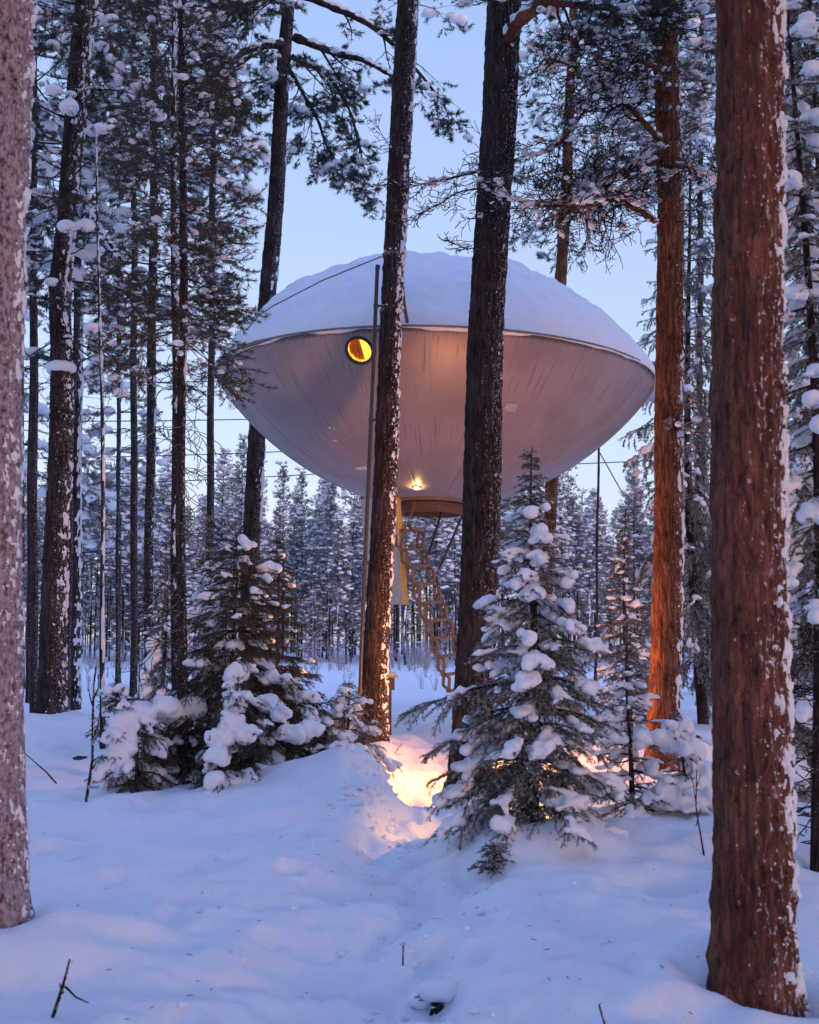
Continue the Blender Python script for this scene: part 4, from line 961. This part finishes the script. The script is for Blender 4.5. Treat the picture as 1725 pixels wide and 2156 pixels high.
# ------------------------------------------------------------------ spruces
def sx(px, d): return (px-862.5)/FPX*d
spruce('spruce_tree', 'snow-laden young spruce standing in the middle foreground right of the path', sx(1115, 8.6), 8.6, 2.66, .82, 201, z0=.10, whorl=.13, nb=7, r0=.045, snow=.46, ss=1.15, droop=.95, lo_el=-.05, prof=.84, per_m=600, sp=.047, voxel=.017, lean=(.05, 0), hang=.4,
       extra=((.98, math.pi*1.03, .10, 1.02), (.75, math.pi*.98, .0, .86), (.42, math.pi*1.02, -.05, .80), (1.3, .05, .1, .66)))
spruce('spruce_tree', 'small spruce with snow on its top right behind the middle one', sx(1318, 9.4), 9.4, 1.52, .46, 202, z0=.16, whorl=.12, nb=5, r0=.022, snow=.6, ss=1.0, droop=.5, lo_el=-.1, per_m=460, voxel=.017, lean=(.02, .05))
spruce('spruce_tree', 'thin frosted brownish spruce left of the orange pine', sx(1318, 18), 18, 3.45, .68, 203, z0=.4, whorl=.17, nb=6, r0=.04, needle='needle_dead', snow=.5, ss=1.0, per_m=260, nl=.03, nw=.007, sp=.07, split=False, voxel=.03, droop=.5, lo_el=-.3)
spruce('spruce_tree', 'tall snowy spruce behind the orange pine with hanging branches', sx(1468, 23), 23, 12.5, 2.1, 204, z0=1.3, whorl=.40, nb=5, r0=.11, needle='needle_spruce', snow=.8, ss=1.7, droop=.9, lo_el=-.45, hi_el=.3, prof=.55, sp=.13, per_m=170, nl=.04, nw=.012, split=False, voxel=.04, hang=1.0, tmx=.95)
spruce('spruce_tree', 'shorter snowy spruce in the gap right of the saucer', sx(1395, 32), 32, 5.6, 1.1, 205, z0=.5, whorl=.3, nb=5, r0=.06, needle='needle_frost', snow=.8, ss=1.6, sp=.14, per_m=90, nl=.06, nw=.016, split=False, voxel=.05, sub=False)
spruce('spruce_tree', 'dense dark spruce at the right edge carrying big pads of snow', sx(1742, 11.5), 11.5, 9.5, 1.0, 206, z0=.5, whorl=.27, nb=6, r0=.09, snow=.5, ss=1.7, droop=.8, lo_el=-.5, hi_el=.1, prof=.4, sp=.07, per_m=330, nl=.03, nw=.007, split=False, voxel=.03, hang=.7)
e12 = spruce('spruce_tree', 'slim dark spruce stem with bare lower twigs at the right edge', sx(1713, 7.8), 7.8, 6.6, .55, 207, z0=1.9, whorl=.24, nb=5, r0=.05, snow=.5, ss=1.3, droop=.7, lo_el=-.35, hi_el=.1, prof=.3, per_m=420, nl=.022, nw=.005, split=False, voxel=.022, hang=.5)
_b = e12.location
dead_twigs(e12, lambda py=None, zz=None: ((_b.x, _b.y, _b.z+.2+(1840-py)/FPX*7.8), .04), 1330, 1830, 24, 4, .42, 208, 1.0, .004, 1, .15, .6)
# left thicket
spruce('spruce_tree', 'snow-bowed spruce in the left thicket with its thin tip in front of a dark trunk', sx(492, 12.9), 12.9, 2.72, 1.22, 211, z0=.12, whorl=.17, nb=6, r0=.04, needle='needle_brown', snow=.42, ss=1.25, droop=.9, lo_el=-.35, hi_el=.4, prof=.52, per_m=380, nl=.024, nw=.005, voxel=.023, hang=.5, split=True)
spruce('spruce_tree', 'dark green spruce with little snow just left of the leaning pine', sx(583, 15.4), 15.4, 2.85, .78, 212, z0=.35, whorl=.19, nb=6, r0=.035, needle='needle_green', snow=.22, ss=.9, droop=.35, lo_el=-.2, hi_el=.3, prof=.66, per_m=330, nl=.026, nw=.006, voxel=.025, split=True)
spruce('spruce_bush', 'broad snow-smothered bush at the left end of the thicket', sx(300, 12.2), 12.2, 1.02, .58, 213, z0=.05, whorl=.13, nb=7, r0=.025, needle='needle_brown', snow=.28, ss=1.45, tmx=.70, droop=1.1, lo_el=.15, hi_el=.4, prof=.35, per_m=380, nl=.024, nw=.005, voxel=.025, lean=(-.25, 0), hang=.6)
spruce('spruce_bush', 'snow-covered bush at the foot of the thin dark pine', sx(400, 12.8), 12.8, .95, .62, 214, z0=.05, whorl=.14, nb=6, r0=.022, needle='needle_brown', snow=.28, ss=1.45, tmx=.70, droop=1.1, lo_el=.1, hi_el=.35, prof=.4, per_m=360, nl=.024, nw=.005, voxel=.025, hang=.6)
spruce('spruce_bush', 'bowed bush under thick pillows of snow in the middle of the thicket', sx(505, 12.0), 12.0, .98, .55, 215, z0=.05, whorl=.13, nb=6, r0=.022, needle='needle_brown', snow=.28, ss=1.45, tmx=.70, droop=1.2, lo_el=.1, hi_el=.45, prof=.5, per_m=380, nl=.024, nw=.005, voxel=.025, hang=.6)
spruce('spruce_bush', 'arching snowy bush between the bowed spruce and the bank', sx(618, 12.7), 12.7, 1.12, .66, 216, z0=.08, whorl=.16, nb=6, r0=.024, needle='needle_brown', snow=.30, ss=1.35, tmx=.70, droop=1.1, lo_el=.1, hi_el=.5, prof=.5, per_m=360, nl=.024, nw=.005, voxel=.025, hang=.6)
spruce('spruce_bush', 'small snowy spruce leaning on the bank next to the leaning pine', sx(735, 13.0), 13.0, .98, .62, 217, z0=.05, whorl=.12, nb=6, r0=.02, snow=.45, ss=1.15, tmx=.76, droop=.8, lo_el=.05, hi_el=.5, prof=.6, per_m=400, nl=.022, nw=.0045, voxel=.022, hang=.5)
spruce('spruce_tree', 'snowy spruce behind the twin stems on the left bank', sx(350, 20), 20, 2.75, .75, 218, z0=.2, whorl=.2, nb=6, r0=.04, needle='needle_frost', snow=.6, ss=1.8, droop=.8, lo_el=-.4, per_m=260, nl=.03, nw=.008, sp=.075, split=False, voxel=.035, hang=.6)
spruce('spruce_tree', 'frosted spruce behind the tip of the bowed spruce', sx(440, 22), 22, 3.9, .75, 219, z0=.3, whorl=.22, nb=6, r0=.045, needle='needle_frost', snow=.8, ss=1.5, droop=.8, lo_el=-.4, per_m=180, nl=.035, nw=.009, sp=.085, split=False, voxel=.04, hang=.6)
spruce('spruce_bush', 'half-buried snowy bush on the back of the bank, left of the small leaning spruce', sx(668, 12.9), 12.9, .80, .58, 222, z0=.05, whorl=.13, nb=6, r0=.02, snow=.36, ss=1.3, tmx=.72, droop=1.0, lo_el=.1, hi_el=.5, prof=.5, per_m=360, nl=.024, nw=.005, voxel=.025, hang=.6, needle='needle_brown')
# right undergrowth
spruce('spruce_sapling', 'sapling buried under a big lump of snow left of the big right trunk', sx(1432, 9.2), 9.2, .72, .24, 220, z0=.06, whorl=.11, nb=5, r0=.014, snow=.7, ss=1.0, droop=.7, lo_el=-.1, per_m=420, voxel=.018, lean=(-.06, 0))
b = spruce('spruce_bush', 'low spruce tuft poking from the snow below the middle spruce', sx(1036, 7.95), 7.95, .17, .15, 221, z0=.02, whorl=.05, nb=6, r0=.01, snow=0, droop=.3, lo_el=.1, hi_el=.8, per_m=520)
sap = [o for o in bpy.data.objects if o.name.startswith('spruce_sapling')][0]
B = [(-.06, 0, .52, .12, .11, .13, .3), (.0, .0, .62, .07, .08, .08, 0), (.05, -.02, .45, .10, .10, .11, 0), (-.02, .04, .14, .20, .16, .14, 0), (.10, .05, .22, .17, .15, .15, 0), (.16, .05, .12, .15, .15, .15, 0)]
B += [(-.05+.13*math.cos(q*2.4), .1*math.sin(q*2.4), .40+.035*q, .06, .05, .05, q) for q in range(8)]
snow_from_blobs(B, 'snow_lump', sap, .02, .045, 7)
# extra heavy pads in the thicket, each lying on its bush
def pads(label, rows, par, seed):
    o = [q for q in bpy.data.objects if q.get('label') == label][0]; B = []
    for px, py, d, rx, rz in rows:
        q = P(px, py, d)-o.location; B.append((q.x, q.y, q.z, rx, rx*.85, rz, 0))
    snow_from_blobs(B, 'snow_pad', o, .022, .040, seed)
pads('broad snow-smothered bush at the left end of the thicket', [(255, 1530, 12.0, .17, .14), (262, 1570, 11.95, .16, .16), (270, 1510, 12.1, .15, .10), (300, 1500, 12.2, .16, .10), (252, 1600, 11.9, .12, .12), (345, 1490, 12.3, .17, .12)], None, 1)
pads('bowed bush under thick pillows of snow in the middle of the thicket', [(495, 1430, 12.2, .10, .16), (500, 1475, 12.0, .12, .14), (485, 1520, 11.85, .15, .13), (465, 1550, 11.8, .15, .11), (520, 1545, 11.8, .13, .10), (455, 1590, 11.7, .12, .09)], None, 2)
pads('snow-covered bush at the foot of the thin dark pine', [(440, 1405, 13, .16, .11), (470, 1395, 13, .14, .10), (360, 1500, 12.6, .17, .11), (410, 1485, 12.6, .13, .10)], None, 3)
pads('arching snowy bush between the bowed spruce and the bank', [(565, 1430, 12.7, .14, .10), (600, 1440, 12.7, .13, .08), (620, 1465, 12.7, .12, .08), (560, 1480, 12.4, .14, .11), (590, 1500, 12.3, .14, .10), (650, 1500, 12.6, .10, .07), (610, 1545, 12.3, .16, .10), (655, 1535, 12.4, .16, .09)], None, 4)

# ------------------------------------------------------------------ lamp, pole, cables and other small things
lx, ly = sx(1094, 10.25), 10.25; lz = gz(lx, ly)
lamp = empty('path_lamp', (lx, ly, lz), 'lit path lamp on a short post glowing through the middle spruce', 'lamp')
mb = MB(); tube(mb, [(0, 0, -.2), (0, 0, .55)], .045, 12); tube(mb, [(0, 0, .55), (0, 0, .60)], [.07, .06], 12); mb.build('post', M['red_wood'], lamp)
mb = MB(); box(mb, (0, -.06, .36), (.10, .06, .04)); mb.build('bracket', M['dark_paint'], lamp, False)
mb = MB(); lathe(mb, [(.001, .07), (.05, .05), (.065, 0), (.05, -.05), (.001, -.07)], 20); o = mb.build('bulb', M['bulb_glow'], lamp); o.location = (0, .13, .30)
ld = bpy.data.lights.new('lamp_light', 'SPOT'); ld.energy = 27; ld.color = (1.0, .42, .015); ld.shadow_soft_size = .07; ld.spot_size = R_(165); ld.spot_blend = .4
lo = link('lamp_light', ld, lamp); lo.location = (0, .13, .34)
# lantern on the snow behind the thick dark pine, lighting the hull from below
fx, fy = sx(1020, 14.75), 14.75; fz = gz(fx, fy)
ln = empty('post_lantern', (fx, fy, fz), 'lit post lantern hidden behind the thick dark pine, throwing warm light up the hull', 'lamp')
mb = MB(); tube(mb, [(0, 0, -.15), (0, 0, .84)], .035, 12); mb.build('post', M['dark_paint'], ln)
mb = MB(); lathe(mb, [(.001, .99), (.05, .96), (.065, .91), (.05, .85), (.001, .84)], 20); mb.build('bulb', M['bulb_glow'], ln)
ld = bpy.data.lights.new('lantern_light', 'POINT'); ld.energy = 245; ld.color = (1.0, .34, .07); ld.shadow_soft_size = .08
lo = link('lantern_light', ld, ln); lo.location = (0, 0, .92)
pts = [P(795, 560, 16.7), P(785, 800, 16.7), P(772, 1100, 16.7), P(762, 1350, 16.7), P(756, 1540, 16.7)]
pr = empty('metal_pole', pts[-1], 'thin grey metal pole running up beside the leaning pine', 'pole'); o_ = pr.location
mb = MB(); tube(mb, [p-o_ for p in pts], .028, 12); mb.build('tube', M['pole_metal'], pr)
mb = MB(); tube(mb, [P(796, 558, 16.7)-o_, P(795, 566, 16.7)-o_], .034, 12); mb.build('cap', M['pole_metal'], pr)
for py in (640, 880, 1180, 1450):
    px = np.interp(py, [560, 800, 1100, 1350, 1540], [795, 785, 772, 762, 756]); mb = MB(); tube(mb, [P(px, py, 16.7)-o_, P(px, py+9, 16.7)-o_], .037, 12); mb.build('coupling', M['pole_metal'], pr)
    mb = MB(); bar(mb, P(px, py+4, 16.72)-o_, P(px+14, py+4, 16.85)-o_, .02, .03); mb.build('clamp', M['dark_paint'], pr)
def ring_on(at, py, name, label, extra=.012, seed=0):
    (x, y, z), r = at(py); mb = MB(); lathe(mb, [(r+extra, -.03), (r+extra+.014, -.02), (r+extra+.014, .02), (r+extra, .03), (r-.02, .03), (r-.02, -.03)], 32); o = mb.build(name, M['rim_metal']); o.location = (x, y, z)
    tag(o, label, 'strap'); rs = random.Random(seed)
    B = [((r+.02)*math.cos(a), (r+.02)*math.sin(a), .035+rs.uniform(0, .02), .035, .03, .018, a) for a in np.arange(-2.4, .9, .5)]; snow_from_blobs(B, 'strap_snow', o, .018, .006, seed)
ring_on(a7, 538, 'trunk_strap', 'upper steel strap with snow round the leaning pine', seed=1); ring_on(a7, 655, 'trunk_strap', 'lower steel strap round the leaning pine at the saucer rim', seed=2)
def cable(name, label, pts, r, mat='cable', sag=0, group=None, cat='cable'):
    C = []
    for (a, b) in zip(pts[:-1], pts[1:]):
        for k in range(12): t = k/12; q = a.lerp(b, t); q.z -= sag*4*t*(1-t); C.append(q)
    C.append(pts[-1]); o_ = pts[0]; mb = MB(); tube(mb, [c-o_ for c in C], r, 6); o = mb.build(name, M[mat]); o.location = o_; return tag(o, label, cat, group)
cable('stay_cable', 'snow-dusted stay cable from the leaning pine down to the left saucer rim', [P(803, 540, 16.9), P(680, 590, 17.6), P(575, 644, 18.7), P(545, 664, 19.2), P(480, 742, 20.6)], .009)
0 and cable('stay_cable', 'thinner stay cable running just below it over the roof snow', [P(803, 546, 16.9), P(690, 600, 18.2), P(575, 652, 20.0)], .012)
cable('stay_cable', 'short dark bracket cable on the right side of the leaning pine', [P(847, 590, 17), P(851, 640, 17.2), P(858, 680, 17.6)], .028)
cable('stay_cable', 'dark stay cable from the big right trunk down to the orange pine', [P(1512, 672, 12), P(1452, 742, 14.0), P(1420, 775, 14.5)], .014)
for q, (y0, y1) in enumerate(((806, 796), (886, 878), (966, 946), (1026, 996))):
    cable('power_line', ('uppermost', 'second', 'third', 'lowest')[q]+' overhead wire across the sky left of the saucer', [P(-60, y0, 60), P(700, y1, 62)], .028, group='overhead wires behind the forest', sag=.1)
cable('power_line', 'overhead wire in the gap right of the saucer', [P(1180, 978, 60), P(1420, 968, 60)], .028)
cable('guy_wire', 'slanting guy wire beside the thin pole-like pine', [P(1256, 940, 40), P(1312, 1040, 40)], .02)
# little wooden box on a stake behind the leaning pine
bx = P(821, 1440, 20); zg = gz(bx.x, 20); bb = empty('wooden_box', (bx.x, 20, zg), 'small red-brown wooden box with a snowy lid behind the leaning pine', 'box'); h = bx.z-zg
mb = MB(); box(mb, (0, 0, h/2-.1), (.06, .06, h+.2)); mb.build('stake', M['red_wood'], bb, False)
mb = MB(); box(mb, (0, 0, h), (.16, .14, .20)); mb.build('case', M['red_wood'], bb, False)
mb = MB(); box(mb, (0.01, 0, h+.12), (.26, .20, .03)); mb.build('lid', M['pale_wood'], bb, False)
snow_from_blobs([(0, 0, h+.16, .13, .10, .04, 0)], 'snow', bb, .02, .01, 3)
# twigs and sticks
def stick(name, label, pts, r, cat='twig', forks=(), snow=False, mat='bark_twig'):
    o_ = pts[0]; root = None; mb = MB(); tube(mb, [p-o_ for p in pts], np.linspace(r, r*.45, len(pts)), 7)
    for f in forks: tube(mb, [p-o_ for p in f], np.linspace(r*.6, r*.25, len(f)), 6)
    o = mb.build(name, M[mat]); o.location = o_; tag(o, label, cat)
    if snow:
        snow_from_blobs([(*(p-o_+Vector((0, 0, r*.9))), r*3, r*1.3, r*.9, .2) for p in [pts[0].lerp(pts[-1], t) for t in np.linspace(0, 1, 24)]], 'snow', o, .012, .004, 4)
    return o
def gp(px, py, up=0):
    x, y = ground_pt(px, py)
    for _ in range(12): z = gz(x, y); dd = (CAMZ-z)/((py-1355.0)/FPX); y = .5*y+.5*dd; x = (px-862.5)/FPX*y
    return Vector((x, y, gz(x, y)+up))
g0 = gp(136, 2108, -.03); d0 = g0.y
stick('bent_twig', 'crooked forked twig sticking out of the snow at the bottom left', [g0, P(133, 2075, d0), P(140, 2050, d0), P(147, 2020, d0)], .009, forks=[[P(138, 2078, d0), P(160, 2100, d0-.05), P(186, 2112, d0-.1)], [P(134, 2092, d0), P(128, 2082, d0), P(126, 2070, d0)]])
g0 = gp(194, 1680, -.05); d0 = g0.y
stick('bare_sapling', 'thin upright bare sapling in the snow left of the thicket', [g0, P(195, 1600, d0), P(196, 1500, d0), P(198, 1440, d0), P(203, 1400, d0)], .016, 'sapling', [[P(196, 1560, d0), P(206, 1530, d0), P(210, 1500, d0)], [P(197, 1490, d0), P(190, 1470, d0), P(187, 1450, d0)], [P(195, 1620, d0), P(205, 1600, d0)], [P(197, 1470, d0), P(207, 1450, d0), P(208, 1420, d0)]])
g0 = gp(132, 1643, .0); d0 = g0.y
stick('fallen_stick', 'dark stick lying slantwise on the snow at the left', [g0, P(100, 1628, d0+.4), P(45, 1580, d0+.9)], .012, 'stick')
g0 = gp(849, 2005, -.02); d0 = g0.y
stick('small_twig', 'tiny twig tip poking out of the snow in the middle foreground', [g0, P(849, 1998, d0), P(852, 1985, d0)], .005, forks=[[P(849, 1996, d0), P(845, 1984, d0)]])
g0 = gp(1262, 2126, -.02); d0 = g0.y
stick('small_twig', 'tiny dark stub poking out of the snow near the bottom right', [g0, P(1262, 2118, d0), P(1265, 2112, d0)], .005)
g0 = gp(1468, 1770, -.02); d0 = g0.y
stick('bare_sapling', 'thin bare sapling beside the big lump of snow at the right', [g0, P(1466, 1700, d0), P(1467, 1620, d0)], .007, 'sapling', [[P(1466, 1690, d0), P(1458, 1640, d0)], [P(1466, 1660, d0), P(1476, 1630, d0)], [P(1466, 1740, d0), P(1476, 1700, d0)]])
stick('leaning_pole', 'pale snow-topped pole slanting behind the big right trunk', [P(1430, 1530, 15), P(1470, 1552, 14.6), P(1530, 1585, 14.2)], .025, 'pole', snow=True)
for px, py, top, lab in ((247, 1490, 1370, 'bare stem on the snowy bank right of the very thin stem'), (292, 1480, 1340, 'bare forked stem rising behind the left bush')):
    g0 = P(px, py, 17); g0.z = gz(g0.x, 17)-.05; stick('bare_sapling', lab, [g0, P(px+2, (py+top)/2, 17), P(px-3, top, 17)], .012, 'sapling', [[P(px+2, (py+top)/2, 17), P(px+14, (py+top)/2-40, 17)], [P(px+1, (py+top)/2+20, 17), P(px-12, (py+top)/2-14, 17)]])
# young broadleaf twigs beside the path
g0 = gp(838, 1590, -.03); d0 = g0.y
stick('small_twig', 'dark branching twigs at the foot of the leaning pine', [P(815, 1602, d0), P(830, 1590, d0), P(846, 1566, d0)], .008, forks=[[P(826, 1594, d0), P(840, 1588, d0), P(852, 1588, d0)], [P(834, 1585, d0), P(838, 1572, d0)]])
g0 = gp(868, 1562, -.03); d0 = g0.y
stick('small_twig', 'little dark sprig on the lit snow mound by the path', [g0, P(868, 1554, d0), P(866, 1546, d0)], .007, forks=[[P(868, 1556, d0), P(874, 1546, d0)]])
# stump with a cap of snow, dark rock
g0 = gp(925, 2072, -.015); sd = g0.y
g0.z -= .004; st = empty('snowy_stump', g0, 'low rotten stump under a round cap of snow in the foreground', 'stump')
v = Veg(); rs = random.Random(9)
mb = MB(); ring = np.linspace(0, 2*math.pi, 18, endpoint=False)
V = []
for zz, rr_ in ((-.10, .075), (0.0, .07), (.03, .06), (.05, .04)):
    V += [(rr_*(1+.25*math.sin(3*a+zz*40)+.15*math.sin(7*a))*math.cos(a), rr_*(1+.25*math.sin(3*a+zz*40)+.15*math.sin(7*a))*math.sin(a), zz+.012*math.sin(5*a)) for a in ring]
n = 18; mb.add(V, [[q*n+s, q*n+(s+1) % n, (q+1)*n+(s+1) % n, (q+1)*n+s] for q in range(3) for s in range(n)]); mb.build('wood', M['bark_grey'], st)
for q in range(3):
    a = rs.uniform(3.5, 5.9); grow(v, (.05*math.cos(a), .05*math.sin(a), .01), nrm3((math.cos(a), math.sin(a), .1)), .09, .005, rs, 1, .3, .02, .4, .02, 0, 0, dead=True)
mb = MB(); wood_mesh(mb, v.w, 5); tag(mb.build('root_twigs', M['bark_twig'], st), kind='stuff')
st.scale = (.8, .8, .75)
snow_from_blobs([(0, .0, .065, .125, .12, .06, 0), (.04, .0, .09, .08, .08, .055, 0), (-.05, .03, .075, .08, .09, .055, 0), (.0, .08, .03, .15, .11, .07, 0), (-.1, .06, .0, .09, .1, .05, 0), (.11, .06, .0, .09, .1, .05, 0)], 'snow_cap', st, .012, .008, 5, 4)
g0 = gp(182, 1592, -.02)
def rock(g0, label, s):
    V, F = ICO2; W = V*np.array(s)*(1+.22*fbm(V[:, 0]*2, V[:, 1]*2, V[:, 2]*2, 3, 4))[:, None]; mb = MB(); mb.add(W, F); o = mb.build('rock', M['rock']); o.location = g0; tag(o, label, 'rock')
    snow_from_blobs([(0, .02, s[2]*.75, s[0]*.95, s[1]*.9, s[2]*.45, 0)], 'snow_cap', o, .02, .01, 6)
rock(g0, 'flat dark rock showing under the snow on the left', (.13, .10, .06))
g0 = gp(0, 2075, -.03); rock(g0, 'dark rock corner at the left edge below the edge trunk', (.06, .08, .06))

# crumbs of snow beside the path, bark flakes and needles fallen on the snow
rs = random.Random(31); B = []
for q in range(260):
    y = rs.uniform(5, 15); x = float(np.interp(y, PATH[:, 1], PATH[:, 0]))+rs.gauss(0, .42); s = rs.uniform(.006, .022)
    B.append((x, y, gz(x, y)+s*.3, s*1.2, s, s*.8, rs.random()*3))
for q in range(90):
    x, y = rs.gauss(-.38, .16), rs.uniform(10.2, 12.6); s = rs.uniform(.012, .04); B.append((x, y, gz(x, y)+s*.2, s*1.2, s, s*.8, rs.random()*3))
B = np.array(B); mb = MB(); V, F = ICO1
for k in range(len(B)):
    W = V*(1+.3*np.sin(V[:, [1, 2, 0]]*3+k)); mb.add(W*B[k, 3:6]+B[k, :3], F)
tag(mb.build('snow_crumbs', M['snow']), 'small crumbs of broken snow along the trodden path', kind='stuff')
mb = MB()
for q in range(190):
    if q < 120: cx, cy, sp_ = rs.choice(((.0, 0, 0), (1.52, 5.3, .45), (-2.15, 6.0, .5), (.68, 14, .5), (.9, 8.6, .7), (-1.6, 12.3, .8))); 
    if q >= 120 or cy == 0: y = rs.uniform(4.8, 11); x = rs.uniform(-.33, .33)*y
    else: x, y = rs.gauss(cx, sp_), rs.gauss(cy, sp_)
    z = gz(x, y)+.002; a = rs.random()*6.28; l, w = rs.choice(((.014, .0012), (.006, .003), (.005, .0025), (.02, .0014))); c, s = math.cos(a), math.sin(a)
    mb.add([(x-l*c-w*s, y-l*s+w*c, z), (x-l*c+w*s, y-l*s-w*c, z), (x+l*c+w*s, y+l*s-w*c, z+.004), (x+l*c-w*s, y+l*s+w*c, z+.004), (x, y, z+.005)], [[0, 1, 4], [1, 2, 4], [2, 3, 4], [3, 0, 4]])
tag(mb.build('bark_litter', M['bark_twig']), 'fallen needles and bark flakes scattered on the snow', kind='stuff')
